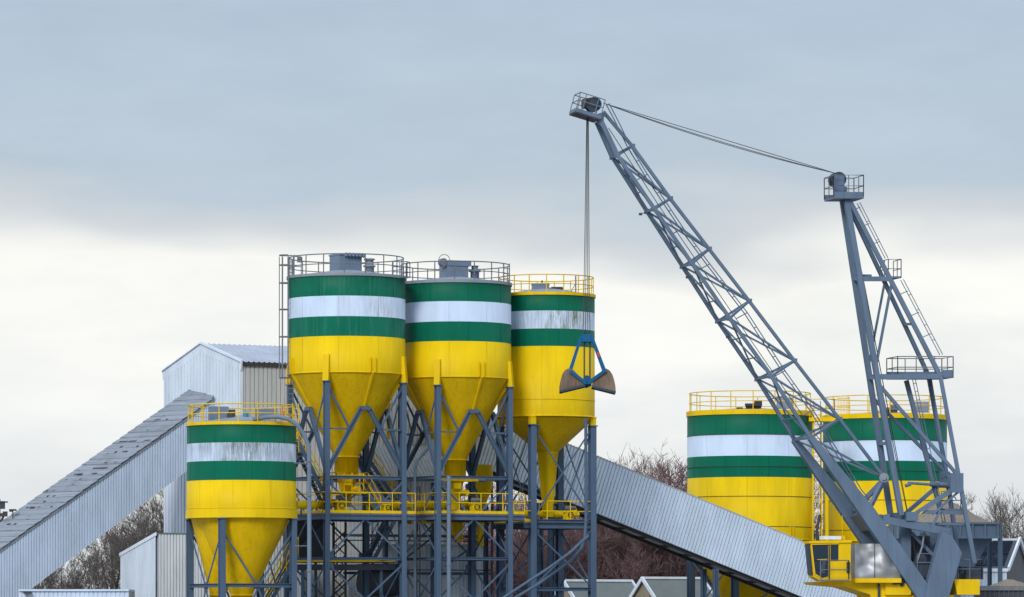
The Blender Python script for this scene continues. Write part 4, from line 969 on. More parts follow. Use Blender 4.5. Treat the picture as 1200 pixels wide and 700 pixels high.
# mast
mf = MB()
FN0, FN1 = CP(992, 236, .5), CP(1056, 604, 1.4); FF0, FF1 = CP(987.5, 236, -.5), CP(1043.5, 603, -1.4)
for a, c in ((FN0, FN1), (FF0, FF1)): mf.beam(a, c, .29, .29, CU)
mf.build('mast_front_leg', M['crane'], crane)
BN0, BN1, BN2, BN3 = CP(996, 236, .5), CP(1102, 441, 1.2), CP(1125.5, 568, 1.4), CP(1142, 660, 1.5)
BF0, BF1, BF2, BF3 = CP(993, 238, -.5), CP(1088, 440, -1.2), CP(1110, 560, -1.4), CP(1122, 645, -1.5)
mb_ = MB()
for a, c, w in ((BN0, BN1, .24), (BN1, BN2, .21), (BN2, BN3, .23), (BF0, BF1, .2), (BF1, BF2, .2), (BF2, BF3, .2)): mb_.beam(a, c, w, w)
mb_.build('mast_back_leg', M['crane'], crane)
b = MB()
def lerp_to(a, c, y):   # point on a member at picture row y
    lo, hi = 0.0, 1.0
    for _ in range(30):
        m_ = (lo + hi) / 2; p = a.lerp(c, m_)
        if HY - (p.z - CZ) * F / p.y < y: lo = m_
        else: hi = m_
    return a.lerp(c, lo)
for fa, fb, ba, bb_, o in ((FN0, FN1, BN0, BN1, 1), (FF0, FF1, BF0, BF1, -1)):
    b.beam(lerp_to(fa, fb, 327), lerp_to(ba, bb_, 327), .2, .26)
    b.beam(lerp_to(ba, bb_, 331), lerp_to(fa, fb, 432), .11, .13)
    b.beam(lerp_to(fa, fb, 442), bb_, .22, .28)
for y in (327, 380): b.beam(lerp_to(BN0, BN1, y), lerp_to(BF0, BF1, y), .14, .14)
for y in (327, 443, 520): b.beam(lerp_to(FN0, FN1, y), lerp_to(FF0, FF1, y), .18, .18)
b.beam(BN1, BF1, .2, .25); b.beam(BN2, BF2, .3, .3)
b.beam(lerp_to(FN0, FN1, 450), BN2 + UP * .35, .17, .19); b.beam(lerp_to(FF0, FF1, 466), BF2 + UP * .2, .15, .17)
b.beam(CP(1062, 446, 0), CP(1103, 602, 0), .26, .22)
b.beam(BN2, CP(1066, 607, 1.3), .2, .26); b.beam(BF2, CP(1060, 603, -1.3), .2, .22)
b.beam(BN2 + V((-.1, 0, -.4)), CP(1093, 603, 1.4), .1, .12); b.beam(CP(1102, 598, 1.4), CP(1092, 618, 1.4), .12, .14)
b.beam(CP(1090, 441, -1.2), CP(1103, 520, -.2), .1, .12)
b.build('mast_brace', M['crane'], crane)
b = MB(); b.box(CP(1121, 566, 1.45), .75, .2, 1.1, CU); b.box(CP(1107, 562, -1.4), .6, .2, .9, CU); b.box(CP(1113, 566, 0), .5, 2.4, .5, CU); b.build('mast_knee', M['crane'], crane)
b = MB(); b.cyl(CP(1064, 566, .3), CP(1092, 568, .3), .08, 12); b.cyl(CP(1090, 567.5, .3), CP(1118, 569, .3), .14, 14); b.cyl(CP(1061, 569.5, .5), CP(1067, 567.5, .5), .1, 12); b.build('luffing_cylinder', M['crane'], crane)
# mast head
b = MB(); hp0, hp1 = CP(975.5, 231), CP(1012, 231)
A, Bq = CP(977, 233, .9), CP(1012, 233, .9); wd = CN * 1.8
b.hexa([A, Bq, Bq - wd, A - wd, A + UP * .12, Bq + UP * .12, Bq - wd + UP * .12, A - wd + UP * .12])
for p, q in ((A, Bq), (Bq, Bq - wd), (A - wd, Bq - wd)): b.beam(p + UP * .2, q + UP * .2, .03, .35)
b.build('mast_head_deck', M['crane'], crane)
b = MB(); b.rail([A - wd + UP * .12, A + UP * .12, Bq + UP * .12, Bq - wd + UP * .12, A - wd + UP * .12], 1.2, .028, (.5,), 1.0); b.build('mast_head_railing', M['galv'], crane)
for o in (-.32, .32):
    b = MB(); q = CP(981, 211) + CN * o; b.cyl(q - CN * .08, q + CN * .08, .42, 22); b.build('mast_sheave', M['crane_dark'], crane)
b = MB()
for o in (-.55, .55): b.box(CP(983, 218, o), .65, .07, 1.3, CU)
b.box(CP(985, 225, 0), .5, 1.0, .5, CU); b.build('sheave_housing', M['crane'], crane)
# mast platforms and ladders
A, Bq = CP(1041, 326, .7), CP(1056, 326, .7); wd = CN * 1.4
b = MB(); b.hexa([A, Bq, Bq - wd, A - wd, A + UP * .1, Bq + UP * .1, Bq - wd + UP * .1, A - wd + UP * .1]); b.box(CP(1012, 323.5), .8, .5, .14, CU); o = b.build('upper_platform', M['crane'], crane)
b = MB(); b.rail([A - wd, A, Bq, Bq - wd], 1.05, .028, (.5,), .8); b.build('platform_railing', M['galv'], o)
A, Bq = CP(1052, 443, 1.0), CP(1117, 443, 1.0); wd = CN * 2.0
b = MB(); b.hexa([A, Bq, Bq - wd, A - wd, A + UP * .1, Bq + UP * .1, Bq - wd + UP * .1, A - wd + UP * .1])
for p, q in ((CP(1103, 443, 1.0), Bq), (Bq, Bq - wd), (A - wd, Bq - wd)): b.beam(p + UP * .25, q + UP * .25, .03, .4)
o = b.build('middle_platform', M['crane'], crane)
b = MB(); b.rail([A - wd, A, Bq, Bq - wd, A - wd], 1.2, .03, (.5,), 1.1); b.build('platform_railing', M['galv'], o)
b = MB(); b.ladder(CP(1006, 238, .2), CP(1039, 303, .2), CN, .95, .026, w=.5); b.ladder(CP(1057, 328, .3), CP(1103, 416, .3), CN, .95, .026, w=.5)
b.ladder(CP(1070, 440, .5), CP(1112, 640, .5), CN, .45, .025, w=.5)
for x, y in ((1008, 243), (1019, 262), (1031, 283)): b.tube([CP(x, y, .3), CP(x - 8, y + 3, .3)], .025, 5)
for x, y in ((1064, 341), (1077, 366), (1091, 391)): b.tube([CP(x, y, .3), CP(x - 9, y + 4, .3)], .025, 5)
b.build('mast_ladder', M['crane'], crane)
# lower platform at the knee
b = MB(); b.beam(CP(1080, 600, 1.3), CP(1129, 601, 1.3), .1, .22); b.box(CP(1114, 597.5, .7), 1.1, 1.2, .1, CU); b.beam(CP(1078, 613.5, 1.2), CP(1130, 614.5, 1.2), .1, .14); o = b.build('lower_platform', M['crane'], crane)
b = MB(); b.rail([CP(1103, 597, 1.3), CP(1126, 597, 1.3), CP(1126, 597, .1)], 1.0, .028, (.5,), .7); b.tube([CP(1117, 600, .9)] + [CP(1117 + 4 * math.sin(a), 588 - 12 * math.cos(a) * .5, .9) for a in (-1.2, -.6, 0, .6, 1.2)], .03, 5); b.build('platform_railing', M['crane'], o)
b = MB(); b.beam(CP(1117, 576.5, 1.4), CP(1068, 608.5, 1.4), .05, .06); b.build('cable_tray', M['yellow_steel'], crane)
# slewing frame
b = MB(); b.beam(CP(1034, 609, 1.3), CP(1112, 624, 1.3), .3, .42); b.beam(CP(1030, 607, -1.3), CP(1106, 622, -1.3), .3, .4); b.beam(CP(1040, 607, 1.3), CP(1040, 607, -1.3), .3, .4)
b.box(CP(1059, 606, 0), .7, 3.1, .5, CU)
b.box(CP(1060.5, 648, .2), .55, .5, 2.9, CU); b.box(CP(1060.5, 648, -1.0), .5, .5, 2.9, CU); b.beam(CP(1068, 625, .5), CP(1098, 656, .5), .18, .2); b.beam(CP(1098, 625, -1.2), CP(1070, 655, -1.2), .18, .6)
b.build('slewing_frame', M['crane'], crane)
b = MB(); b.tube([CP(1083, 624, .9), CP(1081, 640, .9), CP(1076, 655, .9), CP(1074, 662, .9)], .06, 6); b.build('hose', M['roofgrey'], crane)
b = MB(); b.box(CP(1080, 668, 0), 2.4, 2.6, .9, CU); b.box(CP(1072, 645, -.6), 1.6, .6, 1.6, CU); b.cyl(CP(1079, 657, .9), CP(1079, 657, -.9), .35, 16); b.build('winch', M['crane_dark'], crane)
b = MB()
for o in (-.6, -.45, .45, .6):
    b.tube([CP(994, 240, o * .4), CP(1012 + o * 4, 340, o * .5), CP(1074, 655, o)], .017, 4)
b.build('mast_rope', M['rope'], crane)
# pendant and hoist ropes
b = MB()
for o, sag in ((-.3, .0), (.3, .24), (.0, .17)):
    a, c = CP(707, 121, o), CP(980, 203.5, o)
    b.tube([a.lerp(c, i / 16) - UP * (sag * 4 * (i / 16) * (1 - i / 16)) for i in range(17)], .021, 5)
b.build('luffing_rope', M['rope'], crane)
GD = CP(688, 392).y
b = MB()
for o0, o1 in ((-.05, -.2), (-.02, -.07), (.02, .07), (.05, .2)):
    b.tube([CP(688.5, 139) + CU * o0, CP(687.5, 340) + CU * (o0 + o1) * .6, CP(687.5, 391) + CU * o1], .02, 5)
b.build('hoist_rope', M['rope'], crane)
# deck, cab, housing
b = MB()
b.prism([CP(x, y, 1.3) for x, y in ((957, 682), (1003, 680.5), (1066, 680), (1066, 698), (1118, 698), (1118, 706), (1022, 706), (1020, 697), (992, 688), (960, 685))], -CN * 2.6)
b.box(CP(1051, 688, 1.2), 1.5, .5, .9, CU); b.build('slewing_deck', M['cabyellow'], crane)
b = MB(); b.prism([CP(x, y, 1.5) for x, y in ((1118, 679), (1148, 679), (1148, 697), (1122, 697))], -CN * 3); b.build('counterweight', M['cabyellow'], crane)
b = MB(); b.box(CP(1024, 658, 1.0), 2.66, 1.4, 1.95, CU); hs = b.build('machinery_housing', M['alu'], crane)
b = MB(); b.box(CP(1024.5, 680.6, 1.05), 2.7, 1.5, .24, CU); b.build('sill', M['cabyellow'], hs)
b = MB(); q = CP(1025, 658, 1.72); b.box(q, .03, .03, 1.95, CU); b.build('seam', M['crane_dark'], hs)
cab = MB(); CO = 2.4; CWd = CN * 1.0
sec = [(949.5, 636), (997, 635), (997, 681), (963, 681.5), (953.5, 676)]
cab.prism([CP(x, y, CO) for x, y in sec], -CWd); cab.prism([CP(x, y, CO + .08) for x, y in ((948, 634), (998, 633), (998, 636), (948.5, 637))], -CN * 1.16); cab = cab.build('cab', M['cabyellow'], crane)
b = MB(); b.prism([CP(x, y, CO + .02) for x, y in ((951.5, 638.5), (970.5, 638.2), (970.5, 675.5), (963, 677.5), (955.8, 672.5))], -CN * .03); b.build('side_window', M['glass'], cab)
b = MB(); b.prism([CP(x, y, CO + .02) for x, y in ((973.5, 637.5), (982.5, 637.3), (982.5, 657.5), (973.5, 657.5))], -CN * .03); b.build('door_window', M['glass'], cab)
qa, qb = CP(949.5, 638, CO), CP(953.1, 674, CO); fw = [qa - CN * .08, qa - CN * .92, qb - CN * .92, qb - CN * .08]
b = MB(); b.prism(fw, -CU * .05); b.build('front_window', M['glass'], cab)
b = MB(); b.beam(CP(971.8, 638, CO + .03), CP(971.8, 680, CO + .03), .05, .05, CN); b.box(CP(994, 665, CO + .05), .16, .1, .6, CU); b.build('door_frame', M['crane_dark'], cab)
b = MB(); b.beam(CP(950.8, 638, CO + .035), CP(954.8, 673, CO + .035), .06, .05, CN); b.beam(CP(954.8, 673, CO + .035), CP(963, 678, CO + .035), .06, .05, CN); b.beam(CP(950.5, 638.2, CO + .04), CP(983, 637.4, CO + .04), .05, .05, CN); b.beam(CP(957.5, 656, CO + .05), CP(969.5, 655.5, CO + .05), .03, .03, CN); b.build('window_frame', M['cabyellow'], cab)
b = MB(); b.box(CP(964, 667, CO + .035), .26, .012, .5, CU); b.box(CP(965.5, 659, CO + .035), .2, .012, .3, CU); b.build('seat', M['slate'], cab)
b = MB(); b.rail([CP(961.5, 679, CO + .7), CP(994.5, 679, CO + .7), CP(994.5, 679, CO + .1)], 1.05, .03, (.5,), 1.1); b.hexa([p + UP * h for h in (-.08, 0) for p in (CP(960, 679.3, CO + .75), CP(996, 679.3, CO + .75), CP(996, 679.3, CO), CP(960, 679.3, CO))])
b.build('cab_balcony', M['galv'], cab)
b = MB(); b.box(CP(973, 630.5, CO - .5), 1.05, .7, .2, CU); b.build('roof_unit', M['trim'], cab)
b = MB(); b.cyl(CP(988.5, 633, CO - .6), CP(988.5, 628, CO - .6), .12, 12); b.tube([CP(987.5, 633, CO - .4), CP(987, 604, CO - .4)], .016, 4); b.build('beacon', M['cabyellow'], cab)
b = MB(); b.rail([CP(1123, 678, 1.5), CP(1150, 678, 1.5), CP(1150, 678, -1.5)], 1.05, .03, (.5,), .7); b.rail([CP(1075, 670, 1.4), CP(1095, 670, 1.4)], 1.0, .03, (.5,), .7); b.build('deck_railing', M['crane'], crane)
b = MB(); b.box(CP(1137, 672, .3), 1.0, 1.6, .7, CU); b.cyl(CP(1126, 672, 1.2), CP(1126, 664, 1.2), .18, 12); b.build('engine', M['crane_dark'], crane)
b = MB(); b.cyl(CP(1055, 684, 1.5), CP(1057, 682, 1.3), .2, 10); b.tube([CP(1047, 683, 1.55), CP(1054, 682, 1.55), CP(1056, 676, 1.5), CP(1055, 664, 1.4), CP(1052, 660, 1.2)], .13, 8); b.tube([CP(1030, 684, 1.4), CP(1030, 706, 1.4)], .08, 6); b.build('exhaust_pipe', M['crane_dark'], crane)
# column and portal on the quay (below the picture)
zc = Z(705, CD); cc = CP(1070, 706); b = MB(); b.rev([(1.5, zc + .2), (1.5, zc - .4), (1.2, zc - .5), (1.2, 3.2)], V((cc.x, cc.y, 0)), 32); b.build('slewing_column', M['cabyellow'], crane)
b = MB(); b.box(V((cc.x, cc.y, 3.0)), 6.5, 5.5, .6, CU); b.build('portal_beam', M['crane'], crane)
for i in (-1, 1):
    for j in (-1, 1):
        b = MB(); p = V((cc.x, cc.y, 0)) + CU * (2.9 * i) + CN * (2.4 * j); b.beam(p, p + UP * 2.8, .6, .6, CU); b.build('portal_leg', M['crane'], crane)

# ------------------------------------------------------------------ grab
gt = CP(687, 396); g = thing('clamshell_grab', 'open blue and brown clamshell grab hanging from the crane ropes', 'grab', gt)
def GP(px, py, off=0.0): return V((X(px, GD), GD - off, Z(py, GD)))
b = MB(); b.prism([GP(x, y, .35) for x, y in ((679, 396), (682, 392.5), (692, 392.5), (695.5, 396), (694, 401), (680.5, 401))], V((0, .7, 0))); hd_ = b.build('head', M['grabblue'], g)
b = MB()
for o in (-.2, .2): b.cyl(GP(687.5, 397, o - .06), GP(687.5, 397, o + .06), .22, 16)
b.cyl(GP(684, 391, .1), GP(684, 389, .1), .06, 8); b.cyl(GP(690, 391, .1), GP(690, 389, .1), .06, 8); b.build('head_sheave', M['grabdark'], hd_)
for s, (p, q) in ((-1, ((680.5, 396.5), (668.5, 434))), (1, ((693.8, 396), (707.8, 434)))):
    b = MB()
    for o in (-.32, .32): b.beam(GP(*p, o), GP(*q, o), .13, .15, UP, 0, .14, .2)
    b.beam(GP(p[0] * .4 + q[0] * .6, p[1] * .4 + q[1] * .6, -.3), GP(p[0] * .4 + q[0] * .6, p[1] * .4 + q[1] * .6, .3), .1, .1)
    ar = b.build('arm', M['grabblue'], g)
    if s > 0:
        b = MB(); pm, qm = GP(700.2, 413.5, .4), GP(702.2, 419, .4); b.beam(pm, qm, .06, .15); b.build('warning_stripe', M['red'], ar)
b = MB(); b.prism([GP(x, y, .3) for x, y in ((682, 446), (687, 442), (693, 446), (693, 452), (687, 455), (682, 452))], V((0, .6, 0))); o = b.build('crosshead', M['grabblue'], g)
b = MB()
for oo in (-.2, .2): b.cyl(GP(687.5, 444.5, oo - .06), GP(687.5, 444.5, oo + .06), .2, 16)
b.build('lower_sheave', M['grabdark'], o)
b = MB()
for x in (684.2, 685.2, 690.8, 691.8): b.tube([GP(x, 399, .1), GP(x, 445, .1)], .022, 5)
b.build('closing_rope', M['rope'], g)
def shell(outline, inner, hinge):
    b = MB(); w = .75
    out = [GP(*p) for p in outline]
    for o in (-w, w):
        q = [p + V((0, -o, 0)) for p in out]; b.prism(q, V((0, .05 * (1 if o > 0 else -1), 0)))
    # curved back plate (outline without the last, open lip edge)
    n = len(out) - 1; cen = sum(out, V((0, 0, 0))) / len(out)
    for i in range(n):
        a, c = out[i], out[i + 1]
        ai, ci = a.lerp(cen, .05), c.lerp(cen, .05)
        b.hexa([a + V((0, -w, 0)), c + V((0, -w, 0)), c + V((0, w, 0)), a + V((0, w, 0)), ai + V((0, -w + .06, 0)), ci + V((0, -w + .06, 0)), ci + V((0, w - .06, 0)), ai + V((0, w - .06, 0))])
    s = b.build('bucket', M['rust'], g)
    b = MB()
    for o in (-.84, .84): b.beam(GP(*hinge[0], o), GP(*hinge[1], o), .1, .17)
    b.tube([GP(hinge[0][0], hinge[0][1], -.86), GP(hinge[0][0], hinge[0][1], .9)], .1, 10); b.tube([GP(hinge[1][0], hinge[1][1], -.86), GP(hinge[1][0], hinge[1][1], .9)], .1, 10)
    b.build('hinge_arm', M['grabblue'], s)
    for o in (-.78, .78):
        b = MB(); b.beam(out[-1] + V((0, o, 0)), out[0] + V((0, o, 0)), .06, .12); b.build('lip', M['grabdark'], s)
shell([(685.5, 452.5), (683, 446), (676, 439), (671, 434.0), (666.5, 432.6), (662, 434.6), (658.8, 439.5), (656.6, 447), (655.6, 453), (655.6, 459.8)], None, ((669, 437), (686, 449.5)))
shell([(693.5, 454.0), (695, 447.5), (701, 440), (706, 434.5), (710, 432.8), (714.2, 435.2), (717.4, 440), (719.6, 447), (720.9, 454), (721.3, 461.0)], None, ((708, 436), (689, 449.5)))

# ------------------------------------------------------------------ trees
def bare_tree(seed, H, spread=.5, limbs=7, dens=1.0, tw=.013):
    rn = random.Random(seed); trunk = MB(); crown = MB()
    def br(mb, p, d, L, r, lv, segs):
        pts = [p.copy()]; rr = [r]; dd = d.normalized()
        for i in range(segs):
            dd = (dd + V((rn.uniform(-1, 1), rn.uniform(-1, 1), rn.uniform(-.4, .9))) * (.13 if lv < 2 else .2)).normalized()
            pts.append(pts[-1] + dd * (L / segs)); rr.append(max(tw * .6, r * (1 - .8 * (i + 1) / segs)))
        mb.tube(pts, rr, (7, 5, 4, 3, 3)[lv], 0, lv < 2, False, False)
        return pts, rr
    def kids(pts, rr, lv, L):
        n = (limbs, 8, 8, 8)[lv]; n = max(2, int(n * dens + rn.random()))
        for k in range(n):
            t = rn.uniform(.25 if lv else .55, 1.0); i = min(int(t * (len(pts) - 1)), len(pts) - 2); p = pts[i].lerp(pts[i + 1], t * (len(pts) - 1) - i)
            ax = (pts[i + 1] - pts[i]).normalized(); sd = V((rn.uniform(-1, 1), rn.uniform(-1, 1), rn.uniform(-.2, .6)))
            sd = (sd - ax * sd.dot(ax)).normalized(); an = rn.uniform(.35, .95) * (spread / .5)
            d = ax * math.cos(an) + sd * math.sin(an) + UP * .12
            l2 = L * ((.85, .55, .5, .42)[lv]) * rn.uniform(.6, 1.15); r2 = max(tw, rr[i] * (.52, .46, .5, .6)[lv])
            q, rq = br(trunk if lv == 0 else crown, p, d, l2, r2, lv + 1, (5, 4, 3, 3)[lv])
            if lv < 3: kids(q, rq, lv + 1, l2)
    p, rr = br(trunk, V((0, 0, -.1)), UP, H * .5, H * .026, 0, 6)
    kids(p, rr, 0, H * .52)
    return trunk, crown
def place_mesh(mb, name, mat):
    o = mb.build(name, mat, None, (0, 0, 0)); COL.objects.unlink(o); return o
protos = []
for seed, H, sp, lb in ((1, 12, .5, 8), (2, 12, .42, 8), (3, 12, .58, 9)):
    tr, cr = bare_tree(seed, H, sp, lb); protos.append((place_mesh(tr, 'trunk', M['bark']), place_mesh(cr, 'crown', M['twig'])))
protos_h = [max(v.co.z for v in c_.data.vertices) for t_, c_ in protos]
red_mesh = []
for t_, c_ in protos:
    me = c_.data.copy(); me.materials.clear(); me.materials.append(M['twig_red']); red_mesh.append(me)
def tree(label, px, D, ytop, k, rot, red=False, group='bare winter trees', wide=1.0):
    H = Z(ytop, D); root = thing('bare_tree', label, 'tree', V((X(px, D), D, 0)), group)
    root.rotation_euler.z = rot; s = 1.10 * H / protos_h[k]; root.scale = (s * wide, s * wide, s)
    for i, src in enumerate(protos[k]):
        o = src.copy(); COL.objects.link(o); o.parent = root; o.name = ('trunk', 'crown')[i]
        if i == 1 and red: o.data = red_mesh[k]
TL = [(60, 300, 632, 'bare tree behind the left gallery, nearest the left picture edge'), (90, 296, 600, 'bare tree with a forked dark trunk under the middle of the left gallery'),
      (124, 306, 590, 'bare tree under the left gallery, left of the lean-to shed'), (158, 299, 572, 'bare tree just behind the lean-to shed left corner'), (190, 304, 556, 'bare tree between the lean-to shed roof and the white hall wall')]
for i, (px, D, y, lab) in enumerate(TL): tree(lab, px, D, y, i % 3, i * 1.3, False, wide=1.15)
TC = [(618, 322, 585, 'bare tree seen through the walkway between second and third tall silos'), (640, 335, 575, 'bare tree seen behind the mossy silo front leg'), (668, 326, 560, 'bare tree seen between the mossy silo legs'),
      (706, 330, 548, 'bare reddish tree just right of the mossy silo right leg'), (724, 322, 556, 'bare tree with thick trunk above the left gabled shed roof'), (748, 333, 547, 'bare tree crown poking above the right gallery, left of the gap'), (771, 325, 543, 'bare tree crown just right of the gap above the right gallery'),
      (790, 336, 541, 'tall bare tree left of the wide silo above the gallery'), (806, 328, 545, 'bare tree partly hidden by the wide silo left edge'), (735, 345, 560, 'bare tree in the back row above the beige gabled shed'), (690, 345, 570, 'bare tree in the back row behind the mossy silo right leg'), (780, 350, 556, 'bare tree in the back row beside the dark gallery post'),
      (590, 330, 580, 'bare tree seen behind the second tall silo right leg')]
for i, (px, D, y, lab) in enumerate(TC): tree(lab, px, D, y, (i + 1) % 3, i * .9 + .4, True, wide=1.1)
for i, (px, D, y, lab) in enumerate([(1193, 330, 588, 'bare tree at the right picture edge above the solar roof'), (1172, 345, 612, 'small bare tree beside the hopper post'), (1215, 338, 592, 'bare tree cut by the right picture edge'), (1124, 350, 580, 'bare tree whose top twigs show above the gravel heap'), (962, 345, 560, 'bare tree seen through the gap between the wide silos')]):
    tree(lab, px, D, y, (i + 2) % 3, i * 2.1)
for px, D, y, lab in ((1188, 352, 594, 'dense bare tree filling the gap right of the gravel heap'), (1204, 344, 586, 'tall bare tree in the right corner of the picture behind the dark gable')): tree(lab, px, D, y, 1, px * .1, wide=1.2)
for px, D, y, lab in ((140, 312, 578, 'bare tree filling the sky gap over the low left end of the lean-to shed roof'), (176, 310, 556, 'bare tree rising over the sloping lean-to roof towards the gallery underside')): tree(lab, px, D, y, 0, px * .2, wide=1.1)
for px, D, y, lab in ((566, 318, 566, 'bare tree glimpsed through the frame beside the small yellow bin'), (738, 340, 549, 'bare tree whose crown fills the dip in the treetops above the right gallery'), (797, 342, 546, 'bare tree with bushy crown close beside the wide silo'), (716, 340, 552, 'bare tree with low rounded crown peeping over the right gallery')): tree(lab, px, D, y, 2, px * .1, True, wide=1.25)
for a, c in protos: bpy.data.objects.remove(a); bpy.data.objects.remove(c)
# red-twigged shrubs
def shrub_mesh(seed, mat):
    rn = random.Random(seed); b = MB()
    for i in range(46):
        a = rn.uniform(0, 2 * math.pi); p = V((math.cos(a), math.sin(a), 0)) * rn.uniform(0, .8); d = (UP + V((math.cos(a), math.sin(a), 0)) * rn.uniform(.0, .5)).normalized()
        L = rn.uniform(2.4, 4.6); pts = [p.copy()]
        for k in range(5): d = (d + V((rn.uniform(-1, 1), rn.uniform(-1, 1), rn.uniform(0, 1))) * .12).normalized(); pts.append(pts[-1] + d * L / 5)
        b.tube(pts, [.035, .03, .026, .022, .018, .012], 3, 0, False, False, False)
        for k in range(9):
            q = pts[rn.randint(1, 4)]; e = (d + V((rn.uniform(-1, 1), rn.uniform(-1, 1), rn.uniform(0, .8))) * .6).normalized(); l2 = rn.uniform(.5, 1.5)
            b.tube([q, q + e * l2 * .5, q + e * l2 + V((rn.uniform(-.1, .1), 0, .1))], [.02, .016, .01], 3, 0, False, False, False)
    o = b.build('red_shrub', mat, None, (0, 0, 0)); me = o.data; bpy.data.objects.remove(o); return me
sm_ = [shrub_mesh(5, M['twig_pink']), shrub_mesh(6, M['twig_pink'])]
for i, px in enumerate((648, 672, 703, 719, 735, 760, 784)):
    D = 338 + (i % 3) * 6; o = bpy.data.objects.new('red_twig_shrub', sm_[i % 2]); COL.objects.link(o); o.location = V((X(px, D), D, 0))
    s = 1.35 + .5 * ((i * 37) % 10) / 10; o.scale = (s * .9, s * .9, s * (1.5, 1.8, 1.6, 1.9, 1.55, 1.75, 1.6)[i]); o.rotation_euler.z = i * 1.7
    tag(o, 'upright shrub of dense pink-red twigs among the bare trees', 'shrub', 'red-twigged shrubs behind the gabled sheds')
# far wood behind
def wood(name, px0, px1, D, y0, mat, n):
    b = MB(); rn = random.Random(int(px0))
    for i in range(n):
        px = rn.uniform(px0, px1); dd = D + rn.uniform(0, 30); p = V((X(px, dd), dd, 0)); H = Z(y0 + rn.uniform(0, 45), dd); lean = V((rn.uniform(-.12, .12), 0, 1))
        b.tube([p, p + lean * H * .5, p + lean * H * .5 + V((rn.uniform(-.25, .25), 0, 1)) * H * .5], [.07, .04, .012], 3, 0, False, False, False)
        for k in range(7):
            q = p + lean * H * rn.uniform(.3, .95); e = V((rn.uniform(-.7, .7), rn.uniform(-.3, .3), 1)) * rn.uniform(.6, 2.2); b.tube([q, q + e], [.03, .01], 3, 0, False, False, False)
    o = b.build(name, mat, None, ((px0 + px1) / 2 / F, D, 0)); o['kind'] = 'stuff'; o['label'] = 'distant mass of bare winter woodland'; return o
M['wood_pink'] = plain('pinkish_brown_far_twigs', (0.175, 0.098, 0.102), 0.95, var=0.45, scale=0.35)
o = wood('far_wood', 525, 850, 372, 594, M['wood_pink'], 1050); o['category'] = 'woodland'
o = wood('far_wood', -20, 240, 380, 684, M['twig'], 160); o['category'] = 'woodland'

# ------------------------------------------------------------------ ground, camera, light, sky
b = MB(); g_ = 7000
b.poly([(-g_, -600, 0), (g_, -600, 0), (g_, 12000, 0), (-g_, 12000, 0)]); o = b.build('ground', M['ground'], None, (0, 0, 0)); o['kind'] = 'structure'
cam = bpy.data.cameras.new('Camera'); co = bpy.data.objects.new('Camera', cam); COL.objects.link(co); SC.camera = co
co.location = (0, 0, CZ); co.rotation_euler = (R(90), 0, 0)
cam.sensor_width = 36; cam.sensor_fit = 'HORIZONTAL'; cam.lens = F / 1200 * 36; cam.shift_y = (HY - 350) / 1200; cam.clip_start = 1; cam.clip_end = 20000
ZEN = 1.25
SUN_AZ, SUN_EL = R(-158), R(32)          # azimuth from +Y clockwise: behind the camera, to the left
sd = V((math.sin(SUN_AZ) * math.cos(SUN_EL), math.cos(SUN_AZ) * math.cos(SUN_EL), math.sin(SUN_EL)))
sun = bpy.data.lights.new('Sun', 'SUN'); sun.energy = 2.15; sun.angle = R(18); sun.color = (1.0, .985, .96)
so = bpy.data.objects.new('Sun', sun); COL.objects.link(so); so.rotation_euler = (-sd).to_track_quat('-Z', 'Y').to_euler(); so.location = (-60, 0, 120)
w = bpy.data.worlds.new('World'); SC.world = w; w.use_nodes = True; nt = w.node_tree; nt.nodes.clear()
out = mk(nt, 'ShaderNodeOutputWorld'); bg1 = mk(nt, 'ShaderNodeBackground'); bg2 = mk(nt, 'ShaderNodeBackground'); mx = mk(nt, 'ShaderNodeMixShader')
sky = mk(nt, 'ShaderNodeTexSky'); sky.sky_type = 'NISHITA'; sky.sun_disc = False; sky.sun_elevation = SUN_EL; sky.sun_rotation = SUN_AZ
nt.links.new(sky.outputs[0], bg1.inputs[0]); bg1.inputs[1].default_value = .1
tc = mk(nt, 'ShaderNodeTexCoord'); mp = mk(nt, 'ShaderNodeMapping'); nt.links.new(tc.outputs['Generated'], mp.inputs[0]); mp.inputs['Scale'].default_value = (1, 1, 3.2)
sx = mk(nt, 'ShaderNodeSeparateXYZ'); nt.links.new(tc.outputs['Generated'], sx.inputs[0])
nA = noise(nt, mp.outputs[0], 9.0, 3, .5); nB = noise(nt, mp.outputs[0], 22.0, 4, .55)
e_ = mul(nt, sx.outputs['Z'], mul(nt, mul(nt, nA, .5, 'SUBTRACT'), .045), 'ADD'); e_ = mul(nt, e_, mul(nt, mul(nt, nB, .5, 'SUBTRACT'), .012), 'ADD')
mr = mk(nt, 'ShaderNodeMapRange'); nt.links.new(e_, mr.inputs[0]); mr.inputs[1].default_value = 0; mr.inputs[2].default_value = .4
def sr(*c): return tuple(((x / 255) / 12.92 if x / 255 <= .04045 else ((x / 255 + .055) / 1.055) ** 2.4) for x in c)
cl = ramp(nt, mr.outputs[0], [(0.0, sr(222, 226, 231)), (.07, sr(232, 235, 238)), (.13, sr(250, 251, 250)), (.195, sr(255, 254, 249)), (.222, sr(214, 218, 222)), (.25, sr(189, 203, 216)), (.35, sr(182, 199, 217)), (.55, sr(200, 213, 230)), (1.0, sr(222, 236, 255))])
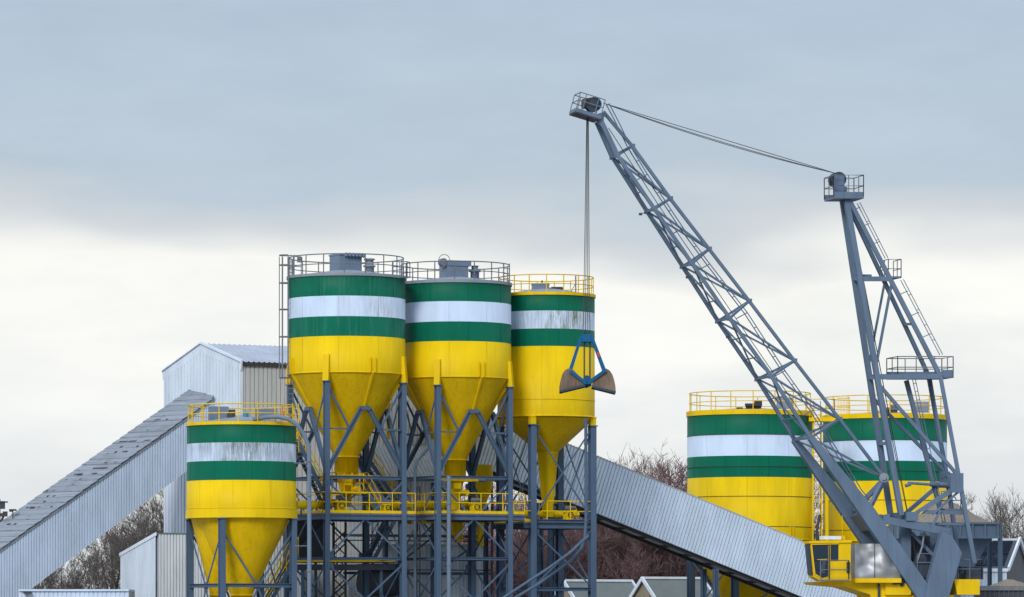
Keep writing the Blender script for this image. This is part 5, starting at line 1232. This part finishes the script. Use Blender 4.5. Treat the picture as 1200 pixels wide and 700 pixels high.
cl = mix(nt, 1.0, cl, ramp(nt, nB, [(.25, (.95, .955, .96)), (.75, (1.04, 1.035, 1.03))]), 'MULTIPLY')
zen = mk(nt, 'ShaderNodeMapRange', interpolation_type='SMOOTHSTEP'); nt.links.new(sx.outputs['Z'], zen.inputs[0]); zen.inputs[1].default_value = .22; zen.inputs[2].default_value = .8; zen.inputs[3].default_value = 1.0; zen.inputs[4].default_value = ZEN
mp2 = mk(nt, 'ShaderNodeMapping'); nt.links.new(tc.outputs['Generated'], mp2.inputs[0]); mp2.inputs['Scale'].default_value = (1, 1, 3.6); mp2.inputs['Rotation'].default_value = (0, R(3), 0)
nC = noise(nt, mp2.outputs[0], 30.0, 7, .62)
cl = mix(nt, 1.0, cl, ramp(nt, nC, [(.30, (.962, .970, .978)), (.70, (1.026, 1.022, 1.018))]), 'MULTIPLY')
cd = mk(nt, 'ShaderNodeVectorMath', operation='DISTANCE'); mp3 = mk(nt, 'ShaderNodeMapping'); nt.links.new(tc.outputs['Generated'], mp3.inputs[0]); mp3.inputs['Scale'].default_value = (.8, 0, 1.9)
nt.links.new(mp3.outputs[0], cd.inputs[0]); cd.inputs[1].default_value = (.085, 0, .055)
cw = mk(nt, 'ShaderNodeMapRange', interpolation_type='SMOOTHSTEP'); nt.links.new(mul(nt, cd.outputs['Value'], mul(nt, mul(nt, nB, .5, 'SUBTRACT'), .10), 'ADD'), cw.inputs[0]); cw.inputs[1].default_value = .085; cw.inputs[2].default_value = .015
cl = mix(nt, mul(nt, cw.outputs[0], .55), cl, sr(218, 223, 228))
nt.links.new(cl, bg2.inputs[0]); nt.links.new(zen.outputs[0], bg2.inputs[1])
mx.inputs[0].default_value = .93; nt.links.new(bg1.outputs[0], mx.inputs[1]); nt.links.new(bg2.outputs[0], mx.inputs[2]); nt.links.new(mx.outputs[0], out.inputs[0])
vs = SC.view_settings; vs.view_transform = 'Standard'; vs.look = 'None'; vs.exposure = 0; vs.gamma = 1; vs.use_curve_mapping = False
SC.render.engine = 'CYCLES'; SC.cycles.max_bounces = 6; SC.cycles.use_denoising = True
